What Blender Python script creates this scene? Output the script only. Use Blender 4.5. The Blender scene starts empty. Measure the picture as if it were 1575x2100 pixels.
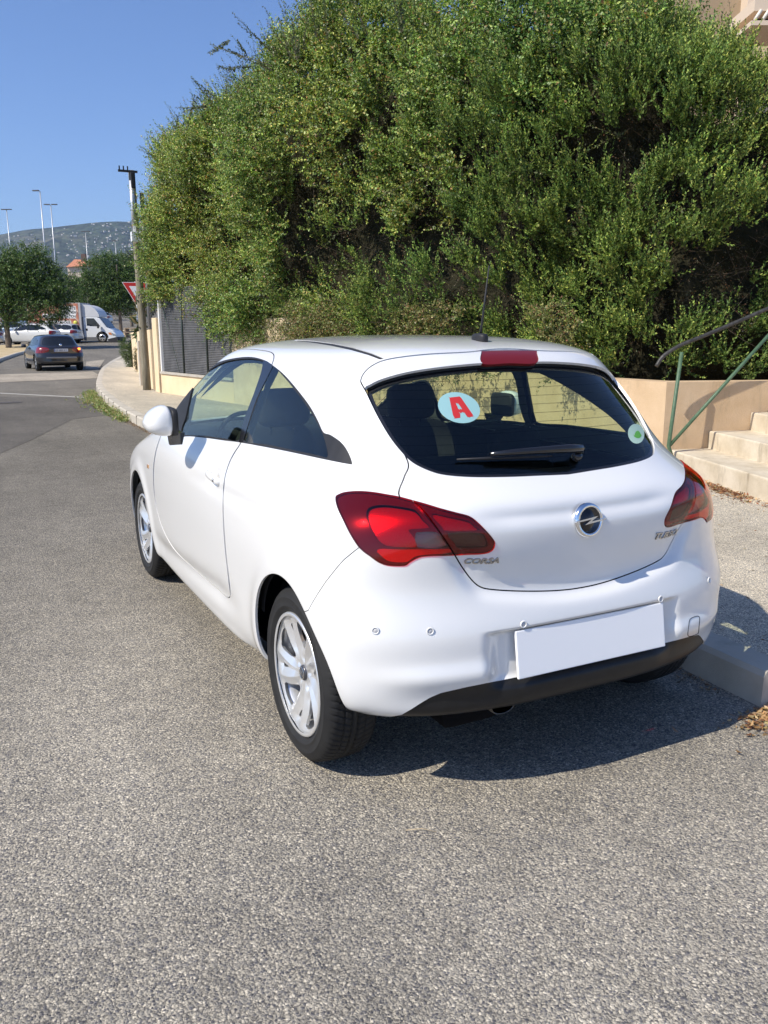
import bpy, bmesh, math, random
import numpy as np
from mathutils import Matrix, Vector
scene = bpy.context.scene
rad = math.radians
COL = scene.collection

# ---------------- camera ----------------
F_PX = 1720.79                      # focal length in pixels of a 1575 x 2100 frame
CAM = np.array([-1.80476667, -2.00418898, 1.50575287])
def cam_basis(yaw, pitch, roll):
    cy, sy = math.cos(yaw), math.sin(yaw)
    f = np.array([-sy*math.cos(pitch), cy*math.cos(pitch), math.sin(pitch)])
    r0 = np.array([cy, sy, 0.0]); u0 = np.cross(r0, f)
    r = math.cos(roll)*r0 + math.sin(roll)*u0
    return r, np.cross(r, f), f
CR, CU, CF = cam_basis(-4.70965254e-01, -2.12974839e-01, -3.15816060e-03)
cd = bpy.data.cameras.new('Camera'); cam = bpy.data.objects.new('Camera', cd); COL.objects.link(cam)
M = Matrix(((CR[0], CU[0], -CF[0], CAM[0]), (CR[1], CU[1], -CF[1], CAM[1]), (CR[2], CU[2], -CF[2], CAM[2]), (0, 0, 0, 1)))
cam.matrix_world = M
cd.sensor_fit = 'VERTICAL'; cd.sensor_height = 36; cd.lens = F_PX/2100*36
cd.clip_start = 0.05; cd.clip_end = 12000
scene.camera = cam

# ---------------- light ----------------
SUNV = np.array([-0.98, -0.10, 1.0]); SUNV = SUNV/np.linalg.norm(SUNV)   # towards the sun
world = bpy.data.worlds.new('World'); scene.world = world; world.use_nodes = True
wn = world.node_tree.nodes; wl = world.node_tree.links
bg = wn['Background']; sky = wn.new('ShaderNodeTexSky'); sky.sky_type = 'NISHITA'
sky.sun_disc = False; sky.sun_elevation = math.asin(SUNV[2]); sky.sun_rotation = math.atan2(SUNV[0], SUNV[1])
sky.altitude = 0; sky.air_density = 1.0; sky.dust_density = 0.35; sky.ozone_density = 3.5
wm = wn.new('ShaderNodeMixRGB'); wm.blend_type = 'MULTIPLY'; wm.inputs[0].default_value = 1.0; wm.inputs[2].default_value = (0.86, 0.98, 1.25, 1)
wl.new(sky.outputs[0], wm.inputs[1]); wl.new(wm.outputs[0], bg.inputs[0]); bg.inputs[1].default_value = 0.114
sl = bpy.data.lights.new('Sun', 'SUN'); sl.energy = 5.0; sl.angle = rad(0.53); sl.color = (1.0, 0.93, 0.81)
so = bpy.data.objects.new('Sun', sl); COL.objects.link(so)
so.rotation_euler = Vector(SUNV).to_track_quat('Z', 'Y').to_euler(); so.location = (-20, -12, 25)
scene.view_settings.view_transform = 'Standard'; scene.view_settings.look = 'None'
scene.view_settings.exposure = 0.20; scene.view_settings.gamma = 1.0
scene.cycles.max_bounces = 12; scene.cycles.transparent_max_bounces = 24
scene.cycles.use_denoising = True

# ---------------- helpers ----------------
def pix(P):
    P = np.asarray(P, float); d = P - CAM; w = d@CF
    return np.stack([787.5+F_PX*(d@CR)/w, 1050-F_PX*(d@CU)/w], -1), w
def ray(px, py): return CF + CR*(px-787.5)/F_PX - CU*(py-1050)/F_PX
def on_z(px, py, z=0.0):
    d = ray(px, py); return CAM + d*((z-CAM[2])/d[2])
def on_x(px, py, X):
    d = ray(px, py); return CAM + d*((X-CAM[0])/d[0])
def at_depth(px, py, D): return CAM + ray(px, py)*D

def tag(o, label=None, cat=None, group=None, kind=None):
    if label: o['label'] = label
    if cat: o['category'] = cat
    if group: o['group'] = group
    if kind: o['kind'] = kind
    return o
def empty(name, loc=(0, 0, 0), rz=0.0):
    o = bpy.data.objects.new(name, None); COL.objects.link(o)
    o.location = loc; o.rotation_euler = (0, 0, rz); o.empty_display_size = 0.1
    return o
def rawmesh(name, V, F, mat=None, parent=None, normals=None, smooth=True, mats=None, midx=None):
    """V (n,3); F (m,3|4) int array or list of index tuples."""
    me = bpy.data.meshes.new(name)
    V = np.asarray(V, np.float32)
    if isinstance(F, np.ndarray) and F.ndim == 2:
        k = F.shape[1]
        me.vertices.add(len(V)); me.vertices.foreach_set('co', V.ravel())
        me.loops.add(F.size); me.loops.foreach_set('vertex_index', F.astype(np.int32).ravel())
        me.polygons.add(len(F)); me.polygons.foreach_set('loop_start', np.arange(0, F.size, k, dtype=np.int32))
        me.polygons.foreach_set('loop_total', np.full(len(F), k, np.int32))
        if midx is not None: me.polygons.foreach_set('material_index', np.asarray(midx, np.int32))
        me.update(calc_edges=True); me.validate(verbose=False)
    else:
        me.from_pydata([tuple(map(float, v)) for v in V], [], [tuple(int(i) for i in f) for f in F])
        if midx is not None: me.polygons.foreach_set('material_index', np.asarray(midx, np.int32))
        me.update()
    if smooth: me.polygons.foreach_set('use_smooth', np.ones(len(me.polygons), bool))
    if normals is not None and len(me.vertices) == len(normals):
        me.normals_split_custom_set_from_vertices(np.asarray(normals, np.float32).tolist())
    for m in (mats or ([mat] if mat else [])): me.materials.append(m)
    o = bpy.data.objects.new(name, me); COL.objects.link(o)
    if parent is not None: o.parent = parent
    return o

class MB:
    """collects simple shapes and links them as ONE mesh"""
    def __init__(s): s.V = []; s.F = []; s.S = []
    def add(s, V, F, smooth=True):
        b = len(s.V); s.V += [tuple(map(float, v)) for v in V]
        s.F += [tuple(int(i)+b for i in f) for f in F]; s.S += [smooth]*len(F); return s
    def box(s, c, d, rz=0.0, M=None, b=0.0):
        bm = bmesh.new(); bmesh.ops.create_cube(bm, size=1.0)
        for v in bm.verts: v.co = Vector((v.co.x*d[0], v.co.y*d[1], v.co.z*d[2]))
        if b > 0: bmesh.ops.bevel(bm, geom=bm.edges[:], offset=b, segments=3 if b > 0.004 else 2, profile=0.6, affect='EDGES')
        T = Matrix.Translation(Vector(c)) @ (M if M is not None else Matrix.Rotation(rz, 4, 'Z'))
        bm.transform(T); bm.verts.index_update()
        s.add([v.co for v in bm.verts], [[v.index for v in f.verts] for f in bm.faces], smooth=False); bm.free(); return s
    def tube(s, pts, r, n=10, cap=True):
        P = [Vector(p) for p in pts]; R = r if hasattr(r, '__len__') else [r]*len(P)
        V = []; up = None
        for i, p in enumerate(P):
            t = (P[min(i+1, len(P)-1)]-P[max(i-1, 0)]).normalized()
            if up is None:
                up = Vector((0, 0, 1)) if abs(t.z) < 0.9 else Vector((1, 0, 0))
            a = t.cross(up).normalized(); b2 = a.cross(t).normalized(); up = b2
            for k in range(n):
                an = 2*math.pi*k/n; V.append(p+(a*math.cos(an)+b2*math.sin(an))*R[i])
        F = []
        for i in range(len(P)-1):
            for k in range(n):
                F.append((i*n+k, i*n+(k+1) % n, (i+1)*n+(k+1) % n, (i+1)*n+k))
        if cap: F.append(tuple(range(n-1, -1, -1))); F.append(tuple((len(P)-1)*n+k for k in range(n)))
        return s.add(V, F)
    def lathe(s, prof, n=32, M=None, closed=False, caps=False):
        """prof: list of (r, h) about Z; M places it"""
        V = []
        for (r, h) in prof:
            for k in range(n):
                a = 2*math.pi*k/n; v = Vector((r*math.cos(a), r*math.sin(a), h)); V.append(M@v if M is not None else v)
        F = []; m = len(prof)
        for i in range(m if closed else m-1):
            j = (i+1) % m
            for k in range(n): F.append((i*n+k, i*n+(k+1) % n, j*n+(k+1) % n, j*n+k))
        if caps and not closed:
            if prof[0][0] > 1e-6: F.append(tuple(range(n-1, -1, -1)))
            if prof[-1][0] > 1e-6: F.append(tuple((m-1)*n+k for k in range(n)))
        return s.add(V, F)
    def prism(s, poly, h0, h1, M=None):
        """poly: 2D outline (x, y) extruded from z=h0 to h1"""
        n = len(poly); V = [Vector((p[0], p[1], h0)) for p in poly]+[Vector((p[0], p[1], h1)) for p in poly]
        if M is not None: V = [M@v for v in V]
        F = [tuple(range(n-1, -1, -1)), tuple(range(n, 2*n))]+[(i, (i+1) % n, n+(i+1) % n, n+i) for i in range(n)]
        return s.add(V, F, smooth=False)
    def build(s, name, mat, parent=None, mats=None, midx=None, fix=True):
        me = bpy.data.meshes.new(name); me.from_pydata(s.V, [], s.F)
        me.polygons.foreach_set('use_smooth', s.S)
        for m in (mats or ([mat] if mat else [])): me.materials.append(m)
        if midx is not None: me.polygons.foreach_set('material_index', midx)
        me.update()
        if fix:
            bm = bmesh.new(); bm.from_mesh(me); bmesh.ops.recalc_face_normals(bm, faces=bm.faces[:]); bm.to_mesh(me); bm.free()
        o = bpy.data.objects.new(name, me); COL.objects.link(o)
        if parent is not None: o.parent = parent
        return o
def Rx(a): return Matrix.Rotation(a, 4, 'X')
def Ry(a): return Matrix.Rotation(a, 4, 'Y')
def Rz(a): return Matrix.Rotation(a, 4, 'Z')
def Tr(*v): return Matrix.Translation(Vector(v if len(v) == 3 else v[0]))
def copy_tree(o, parent=None):
    c = o.copy(); COL.objects.link(c); c.parent = parent
    for ch in list(o.children): copy_tree(ch, c)
    return c

# ---------------- materials ----------------
class NT:
    def __init__(s, name):
        s.m = bpy.data.materials.new(name); s.m.use_nodes = True; s.t = s.m.node_tree; s.t.nodes.clear()
        s.out = s.n('OutputMaterial')
    def n(s, t, **kw):
        nd = s.t.nodes.new('ShaderNode'+t)
        for k, v in kw.items():
            if k.startswith('i_'):
                key = k[2:].replace('_', ' '); nd.inputs[key].default_value = v
            else: setattr(nd, k, v)
        return nd
    def l(s, a, b): s.t.links.new(a, b)
    def pb(s, color=(0.8, 0.8, 0.8), rough=0.5, metal=0.0, spec=0.5, coat=0.0, **kw):
        p = s.n('BsdfPrincipled'); p.inputs['Base Color'].default_value = (*color[:3], 1); p.inputs['Roughness'].default_value = rough
        p.inputs['Metallic'].default_value = metal; p.inputs['Specular IOR Level'].default_value = spec; p.inputs['Coat Weight'].default_value = coat
        p.inputs['Coat Roughness'].default_value = 0.03
        for k, v in kw.items(): p.inputs[k.replace('_', ' ')].default_value = v
        s.l(p.outputs[0], s.out.inputs[0]); return p
    def coord(s, kind='Object', scale=None):
        c = s.n('TexCoord').outputs[kind]
        if scale is not None:
            mp = s.n('Mapping'); mp.inputs['Scale'].default_value = scale if hasattr(scale, '__len__') else (scale,)*3
            s.l(c, mp.inputs[0]); return mp.outputs[0]
        return c
    def noise(s, vec, scale, detail=4, rough=0.55, dist=0.0):
        nd = s.n('TexNoise'); s.l(vec, nd.inputs['Vector']); nd.inputs['Scale'].default_value = scale
        nd.inputs['Detail'].default_value = detail; nd.inputs['Roughness'].default_value = rough; nd.inputs['Distortion'].default_value = dist
        return nd
    def voro(s, vec, scale, feature='F1', **kw):
        nd = s.n('TexVoronoi', feature=feature); s.l(vec, nd.inputs['Vector']); nd.inputs['Scale'].default_value = scale
        for k, v in kw.items(): nd.inputs[k].default_value = v
        return nd
    def ramp(s, fac, stops, interp='LINEAR'):
        r = s.n('ValToRGB'); r.color_ramp.interpolation = interp; e = r.color_ramp.elements
        while len(e) < len(stops): e.new(0.5)
        for el, (p, c) in zip(e, stops):
            el.position = p; el.color = (*c, 1) if hasattr(c, '__len__') else (c, c, c, 1)
        s.l(fac, r.inputs[0]); return r.outputs[0]
    def mix(s, fac, a, b, mode='MIX'):
        m = s.n('MixRGB', blend_type=mode)
        for i, v in ((0, fac), (1, a), (2, b)):
            if hasattr(v, 'default_value') or hasattr(v, 'links'): s.l(v, m.inputs[i])
            elif i == 0: m.inputs[0].default_value = v
            else: m.inputs[i].default_value = (*v[:3], 1) if hasattr(v, '__len__') else (v, v, v, 1)
        return m.outputs[0]
    def math(s, op, a, b=0.0, clamp=False):
        m = s.n('Math', operation=op, use_clamp=clamp)
        for i, v in ((0, a), (1, b)):
            if hasattr(v, 'links') or hasattr(v, 'is_linked'): s.l(v, m.inputs[i])
            else: m.inputs[i].default_value = v
        return m.outputs[0]
    def bump(s, h, strength=0.5, dist=0.01, normal=None):
        b = s.n('Bump'); b.inputs['Strength'].default_value = strength; b.inputs['Distance'].default_value = dist
        s.l(h, b.inputs['Height'])
        if normal is not None: s.l(normal, b.inputs['Normal'])
        return b.outputs[0]
def simple(name, color, rough=0.5, metal=0.0, spec=0.5, coat=0.0, **kw):
    t = NT(name); t.pb(color, rough, metal, spec, coat, **kw); return t.m
def speckled(name, c1, c2, scale=8.0, rough=0.7, bump=0.2, bscale=60.0, metal=0.0, dist=0.004, spec=0.4):
    t = NT(name); p = t.pb(c1, rough, metal, spec); c = t.coord()
    n1 = t.noise(c, scale, 6); t.l(t.ramp(n1.outputs[0], [(0.3, c1), (0.7, c2)]), p.inputs['Base Color'])
    n2 = t.noise(c, bscale, 5); t.l(t.bump(n2.outputs[0], bump, dist), p.inputs['Normal'])
    return t.m
MAT = {}
def glass_mat(name, tint, refl=1.0, rough=0.0, wires=False):
    t = NT(name); tr = t.n('BsdfTransparent'); tr.inputs[0].default_value = (*tint, 1)
    if wires:      # printed heating wires, one every 3 cm up the window
        sp = t.n('SeparateXYZ'); t.l(t.coord(), sp.inputs[0]); fr_ = t.math('FRACT', t.math('MULTIPLY', sp.outputs[2], 36.0)); ln_ = t.math('LESS_THAN', fr_, .075)
        t.l(t.mix(ln_, tint, tuple(.45*c_ for c_ in tint)), tr.inputs[0])
    gl = t.n('BsdfGlossy'); gl.inputs['Roughness'].default_value = rough; gl.inputs[0].default_value = (refl, refl, refl, 1)
    fr = t.n('Fresnel'); ge = t.n('NewGeometry'); t.l(t.math('SUBTRACT', 1.5, t.math('MULTIPLY', ge.outputs['Backfacing'], 1.5-1/1.5)), fr.inputs[0])
    mx = t.n('MixShader'); t.l(fr.outputs[0], mx.inputs[0]); t.l(tr.outputs[0], mx.inputs[1]); t.l(gl.outputs[0], mx.inputs[2])
    t.l(mx.outputs[0], t.out.inputs[0]); return t.m

# ---------------- surface cutting tools ----------------
def cspline(xs, ys, q):
    """natural cubic spline, ys (n, k)"""
    xs = np.asarray(xs, float); ys = np.asarray(ys, float); one = ys.ndim == 1
    if one: ys = ys[:, None]
    n = len(xs); h = np.diff(xs); A = np.eye(n); B = np.zeros_like(ys)
    for i in range(1, n-1):
        A[i, i-1] = h[i-1]; A[i, i] = 2*(h[i-1]+h[i]); A[i, i+1] = h[i]
        B[i] = 6*((ys[i+1]-ys[i])/h[i]-(ys[i]-ys[i-1])/h[i-1])
    m = np.linalg.solve(A, B); q = np.asarray(q, float); i = np.clip(np.searchsorted(xs, q)-1, 0, n-2)
    a = (xs[i+1]-q)[:, None]; b = (q-xs[i])[:, None]; H = h[i][:, None]
    r = m[i]*a**3/(6*H)+m[i+1]*b**3/(6*H)+(ys[i]/H-m[i]*H/6)*a+(ys[i+1]/H-m[i+1]*H/6)*b
    return r[:, 0] if one else r
def rounded(poly, k=6):
    """Catmull-Rom closed polygon"""
    P = np.asarray(poly, float); n = len(P); out = []
    for i in range(n):
        p0, p1, p2, p3 = P[i-1], P[i], P[(i+1) % n], P[(i+2) % n]
        for j in range(k):
            t = j/k; out.append(0.5*((2*p1)+(-p0+p2)*t+(2*p0-5*p1+4*p2-p3)*t*t+(-p0+3*p1-3*p2+p3)*t**3))
    return np.array(out)
def crom(pts, k=8):
    """Catmull-Rom open curve"""
    P = [np.asarray(p, float) for p in pts]; P = [2*P[0]-P[1]]+P+[2*P[-1]-P[-2]]; out = []
    for i in range(1, len(P)-2):
        p0, p1, p2, p3 = P[i-1:i+3]
        for j in range(k):
            t = j/k; out.append(0.5*((2*p1)+(-p0+p2)*t+(2*p0-5*p1+4*p2-p3)*t*t+(-p0+3*p1-3*p2+p3)*t**3))
    out.append(P[-2]); return out
def sdf(poly, Q):
    """signed distance to a closed polygon, negative inside"""
    P = np.asarray(poly, float); d = np.full(len(Q), 1e18); ins = np.zeros(len(Q), bool)
    for i in range(len(P)):
        a = P[i]; b = P[(i+1) % len(P)]; e = b-a; w = Q-a
        t = np.clip((w@e)/max(e@e, 1e-12), 0, 1); dd = ((w-t[:, None]*e)**2).sum(1); d = np.minimum(d, dd)
        c1 = (a[1] > Q[:, 1]) != (b[1] > Q[:, 1])
        with np.errstate(divide='ignore', invalid='ignore'):
            xi = a[0]+(Q[:, 1]-a[1])/(b[1]-a[1] if abs(b[1]-a[1]) > 1e-12 else 1e-12)*e[0]
        ins ^= c1 & (Q[:, 0] < xi)
    d = np.sqrt(d); return np.where(ins, -d, d)
class Surf:
    """triangle soup with vertex data that can be cut along the zero line of scalar fields"""
    def __init__(s, V, T): s.V = V; s.T = T; s.L = np.zeros(len(T), np.int32)
    def normals(s):
        n = np.cross(s.V[s.T[:, 1]]-s.V[s.T[:, 0]], s.V[s.T[:, 2]]-s.V[s.T[:, 0]])
        N = np.zeros_like(s.V)
        for k in range(3):
            for c in range(3): N[:, c] += np.bincount(s.T[:, k], n[:, c], len(s.V))
        return N/np.maximum(np.linalg.norm(N, axis=1), 1e-12)[:, None]
    def cut(s, f, eps=2e-4):
        """split triangles along f=0; f is per-vertex, returns f extended to the new vertices"""
        f = np.where(np.abs(f) < eps, eps, f)
        sg = f > 0; ts = sg[s.T]; c = ts.sum(1); mix = (c == 1) | (c == 2)
        if not mix.any(): return f
        M_ = s.T[mix]; sm = ts[mix]; odd = np.where(sm.sum(1) == 1, sm.argmax(1), (~sm).argmax(1))
        ar = np.arange(len(M_)); a = M_[ar, odd]; b = M_[ar, (odd+1) % 3]; d = M_[ar, (odd+2) % 3]
        E = np.sort(np.concatenate([np.stack([a, b], 1), np.stack([a, d], 1)]), axis=1)
        key = E[:, 0].astype(np.int64)*(len(s.V)+1)+E[:, 1]; u, first, inv = np.unique(key, return_index=True, return_inverse=True)
        UE = E[first]; t = (f[UE[:, 0]]/(f[UE[:, 0]]-f[UE[:, 1]]))[:, None]
        NV = s.V[UE[:, 0]]*(1-t)+s.V[UE[:, 1]]*t; base = len(s.V)
        s.V = np.concatenate([s.V, NV])
        if hasattr(s, 'N'):
            nn = s.N[UE[:, 0]]*(1-t)+s.N[UE[:, 1]]*t; s.N = np.concatenate([s.N, nn/np.linalg.norm(nn, axis=1)[:, None]])
        ab = base+inv[:len(M_)]; ad = base+inv[len(M_):]
        T1 = np.stack([a, ab, ad], 1); T2 = np.stack([ab, b, d], 1); T3 = np.stack([ab, d, ad], 1)
        L = s.L[mix]; s.T = np.concatenate([s.T[~mix], T1, T2, T3]); s.L = np.concatenate([s.L[~mix], L, L, L])
        return np.concatenate([f, np.zeros(len(NV))])
    def cent(s): return s.V[s.T].mean(1)
    def emit(s, mask, name, mat, parent, off=0.0, wall=0.0, wall_off=None):
        """faces in mask moved inward by off along the normal, with a rim turned inward by wall"""
        T = s.T[mask]
        if len(T) == 0: return None
        ids, inv = np.unique(T, return_inverse=True); T2 = inv.reshape(-1, 3); N = s.N[ids]
        o_ = off(s.V[ids]) if callable(off) else off
        V = s.V[ids]-N*(np.asarray(o_)[..., None] if hasattr(o_, '__len__') else o_)
        Vs = [V]; Ns = [N]; Fs = [T2]
        if wall > 0:
            e = np.concatenate([T2[:, [0, 1]], T2[:, [1, 2]], T2[:, [2, 0]]]); k = np.sort(e, 1); key = k[:, 0].astype(np.int64)*len(ids)+k[:, 1]
            u, idx, cnt = np.unique(key, return_index=True, return_counts=True); be = e[idx[cnt == 1]]
            be = be[np.linalg.norm(V[be[:, 0]]-V[be[:, 1]], axis=1) > 1e-6]
            if len(be):
                a = V[be[:, 0]]; b = V[be[:, 1]]; na = N[be[:, 0]]; nb = N[be[:, 1]]
                n_ = np.cross(b-a, na); n_ /= np.maximum(np.linalg.norm(n_, axis=1), 1e-9)[:, None]
                m = len(be); base = len(V); q = np.arange(m)
                Vs += [a, b, b-nb*wall, a-na*wall]; Ns += [n_]*4
                Fs += [np.stack([base+q, base+2*m+q, base+m+q], 1), np.stack([base+q, base+3*m+q, base+2*m+q], 1)]
        return rawmesh(name, np.concatenate(Vs), np.concatenate(Fs), mat, parent, normals=np.concatenate(Ns))
# ---------------- the white hatchback: base surface ----------------
ROWS = np.array([
 # zr    zs    zf    W     kr    kf    yr    D     n    yf    Df
 [.292, .195, .200, .730, .010, .015, .150, .44, 3.0, 3.84, .50],
 [.304, .213, .225, .800, .010, .015, .066, .44, 3.0, 3.93, .52],
 [.350, .275, .300, .842, .010, .015, .026, .44, 3.0, 3.975, .55],
 [.422, .375, .400, .858, .008, .016, .024, .43, 3.0, 3.985, .55],
 [.503, .480, .500, .864, .006, .016, .032, .42, 3.0, 3.99, .55],
 [.581, .585, .590, .867, .004, .016, .038, .42, 3.0, 3.98, .55],
 [.656, .675, .670, .868, .004, .017, .062, .42, 3.0, 3.95, .55],
 [.731, .757, .740, .865, .005, .020, .080, .42, 3.0, 3.88, .55],
 [.811, .835, .800, .857, .007, .024, .078, .43, 3.0, 3.76, .60],
 [.890, .897, .865, .842, .010, .032, .072, .44, 2.9, 3.55, .60],
 [.960, .950, .930, .818, .016, .038, .090, .45, 2.9, 3.27, .55],
 [1.02, 1.00, .985, .788, .028, .042, .165, .44, 3.0, 3.05, .50],
 [1.10, 1.08, 1.06, .756, .038, .040, .255, .43, 3.1, 2.90, .45],
 [1.20, 1.18, 1.17, .722, .044, .038, .335, .42, 3.2, 2.70, .42],
 [1.30, 1.285, 1.28, .684, .048, .036, .420, .40, 3.2, 2.47, .40],
 [1.37, 1.36, 1.37, .645, .050, .033, .480, .38, 3.2, 2.30, .38],
 [1.415, 1.412, 1.42, .600, .050, .030, .525, .36, 3.1, 2.17, .36],
 [1.445, 1.446, 1.455, .520, .040, .025, .600, .34, 2.8, 2.02, .33],
 [1.468, 1.470, 1.475, .390, .02, .02, .740, .28, 2.6, 1.80, .28],
 [1.482, 1.484, 1.484, .215, .0, .0, .930, .20, 2.4, 1.58, .20],
 [1.487, 1.488, 1.488, .0, .0, .0, 1.20, .04, 2.2, 1.30, .04]])
def body_grid(rows=ROWS, nv=170, na=110, nb=190, nc=70, ymid=1.9):
    v = np.linspace(0, len(rows)-1, nv); R = cspline(np.arange(len(rows)), rows, v)
    out = np.zeros((nv, na+nb+nc+1, 3))
    for i in range(nv):
        zr, zs, zf, W, kr, kf, yr, D, n, yf, Df = R[i]; W = max(W, 0.0)
        if i == nv-1: W = 0.0
        D = max(D, .02); Df = max(Df, .02); n = max(n, 2.0)
        Wy = lambda y: np.maximum(W-kr*np.maximum(0, ymid-y)**2-kf*np.maximum(0, y-2.1)**2, 0)
        th = np.linspace(0, np.pi/2, 400)
        fx = np.sin(th)**(2/n); fy = np.cos(th)**(2/n)
        ya = yr+D*(1-fy); xa = Wy(ya)*fx
        yc = yf-Df*(1-fy[::-1]); xc = Wy(yc)*fx[::-1]
        def res(x, y, m):
            s = np.concatenate([[0], np.cumsum(np.hypot(np.diff(x), np.diff(y))+1e-9)]); q = np.linspace(0, s[-1], m+1)
            return np.interp(q, s, x), np.interp(q, s, y)
        x1, y1 = res(xa, ya, na); yb = np.linspace(yr+D, yf-Df, nb+1); x3, y3 = res(xc, yc, nc)
        x = np.concatenate([x1[:-1], Wy(yb)[:-1], x3]); y = np.concatenate([y1[:-1], yb[:-1], y3])
        t1 = np.clip((1.5-y)/(1.5-yr), 0, 1); t2 = np.clip((y-2.6)/max(yf-2.6, .2), 0, 1)
        t1 = t1*t1*(3-2*t1); t2 = t2*t2*(3-2*t2)
        z = zs+(zr-zs)*t1+(zf-zs)*t2
        out[i, :, 0] = -x; out[i, :, 1] = y; out[i, :, 2] = z
    return out
# ---------------- car materials ----------------
def paint_mat(name, col, rough=0.28, coat=1.0, metal=0.0):
    t = NT(name); p = t.pb(col, rough, metal, 0.5, coat)
    n = t.noise(t.coord(), 900, 2); t.l(t.bump(n.outputs[0], 0.02, 0.0004), p.inputs['Normal'])
    return t.m
M_WHITE = paint_mat('white_car_paint', (0.80, 0.80, 0.79))
M_BLK = simple('gloss_black_plastic', (0.012, 0.012, 0.014), 0.12, coat=0.3)
M_GAP = simple('dark_seam', (0.006, 0.006, 0.007), 0.9, spec=0.1)
M_TRIM = speckled('matt_black_plastic', (0.016, 0.016, 0.018), (0.026, 0.026, 0.028), 20, 0.55, 0.3, 900, dist=0.0006)
M_DIFF = speckled('grey_black_plastic', (0.010, 0.010, 0.011), (0.016, 0.016, 0.017), 20, 0.42, 0.3, 1200, dist=0.0004)
M_GLASS = glass_mat('tinted_green_glass', (0.76, 0.87, 0.72))
M_GLASSR = glass_mat('rear_window_glass', (0.72, 0.82, 0.70), wires=True)
M_INT = speckled('dark_cabin_cloth', (0.012, 0.012, 0.014), (0.022, 0.022, 0.025), 60, 0.9, 0.3, 400, dist=0.001)
M_INT2 = simple('cabin_plastic', (0.02, 0.02, 0.022), 0.6)
M_LINER = simple('grey_headliner', (0.10, 0.10, 0.10), 0.9)
M_CHROME = simple('chrome', (0.86, 0.87, 0.88), 0.12, 1.0)
M_DARKCH = simple('dark_chrome', (0.42, 0.42, 0.43), 0.22, 1.0)  # darker grey chrome for lettering, bolts and locks
def lamp_in(name, col, scale, rough=0.25, metal=0.6, st=0.8):
    t = NT(name); p = t.pb(col, rough, metal, 0.5)
    v = t.voro(t.coord(), scale*1.9, Randomness=0.12); t.l(t.bump(v.outputs['Distance'], st*.55, 0.0022), p.inputs['Normal'])
    return t.m
M_LRED = lamp_in('red_reflector', (0.58, 0.07, 0.07), 130)
M_LRED2 = lamp_in('red_lamp_band', (0.75, 0.10, 0.09), 240, 0.4, 0.3, 0.5)
M_LDARK = simple('lamp_bezel', (0.13, 0.045, 0.05), 0.25, 0.3)
M_LREV = lamp_in('clear_reflector', (0.75, 0.76, 0.8), 220, 0.2, 0.9)
M_LSMOKE = lamp_in('smoked_reflector', (0.20, 0.17, 0.13), 100, 0.3, 0.5)
M_LENS = glass_mat('red_lens', (0.90, 0.085, 0.085))
M_LENSC = glass_mat('smoke_lens', (0.52, 0.42, 0.40))

# ---------------- traced outlines (pixels of the photograph, put on the modelled surface) ----------------
def cr(ox, oy, s):
    return lambda L: [(ox+a/s, oy+b/s) for a, b in L]
c2 = cr(250, 660, 2.8636); c3 = cr(680, 660, 1.9207); c4 = cr(500, 1150, 2.625); cl = cr(680, 960, 4.1447)
DLO = c2([(300, 672), (310, 590), (318, 500), (345, 430), (400, 362), (470, 298), (560, 240), (660, 213), (760, 206), (840, 226), (885, 254), (955, 312), (1030, 398), (1100, 490), (1150, 578), (1183, 648), (1225, 664), (1290, 710), (1330, 768), (1353, 832), (1335, 836), (1200, 810), (1000, 767), (850, 737), (690, 708), (600, 697), (500, 683), (400, 673)])
DGL = c2([(352, 655), (372, 560), (392, 470), (410, 395), (440, 345), (510, 284), (590, 240), (670, 221), (760, 216), (834, 236), (818, 300), (775, 420), (725, 555), (686, 692), (600, 684), (480, 668)])
QGL = c2([(880, 262), (945, 318), (1020, 408), (1088, 500), (1142, 588), (1176, 655), (1200, 735), (1205, 795), (1150, 783), (1000, 751), (850, 719), (716, 697), (745, 600), (790, 470), (835, 350)])
BPL = c2([(836, 226), (884, 252), (850, 330), (790, 455), (745, 590), (708, 706), (686, 706), (722, 560), (775, 420), (816, 300)])
DOOR = c2([(883, 246), (893, 205), (884, 184), (850, 172), (760, 161), (690, 164), (630, 180), (560, 215), (480, 275), (400, 350), (330, 440), (285, 520), (258, 600), (225, 680), (200, 760), (186, 860), (188, 980), (205, 1100), (240, 1215), (290, 1310), (340, 1372), (420, 1445), (500, 1515), (570, 1575), (618, 1618), (636, 1610), (634, 1570), (624, 1480), (609, 1350), (598, 1200), (594, 1050), (604, 920), (630, 830), (660, 770), (700, 706), (745, 590), (800, 450), (850, 330)])
TGATE = [(745, 793), (790, 870), (836, 945), (829, 978), (819, 1018), (865, 1050), (905, 1095), (933, 1139), (947, 1162), (968, 1190), (986, 1204), (1010, 1209), (1060, 1212), (1120, 1212), (1165, 1209), (1205, 1203), (1290, 1190), (1290, 1000), (1230, 735), (1046, 716), (960, 722), (870, 727), (800, 736), (768, 747), (748, 763), (740, 780)]
GLS = c3([(131, 262), (150, 310), (185, 380), (230, 455), (275, 512), (320, 555), (385, 587), (450, 604), (560, 612), (700, 611), (800, 607), (960, 600), (1100, 590), (1100, 168), (900, 164), (700, 161), (592, 162), (440, 176), (300, 197), (200, 224), (150, 247)])
LAMP = cl([(35, 250), (60, 225), (120, 205), (230, 197), (350, 205), (470, 225), (570, 243), (680, 272), (800, 305), (930, 345), (1060, 380), (1170, 410), (1240, 460), (1310, 530), (1370, 600), (1388, 640), (1375, 690), (1330, 720), (1250, 732), (1150, 735), (1045, 741), (900, 745), (780, 752), (720, 770), (660, 805), (630, 828), (560, 832), (470, 825), (400, 800), (330, 750), (240, 680), (160, 560), (100, 440), (50, 330)])
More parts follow.
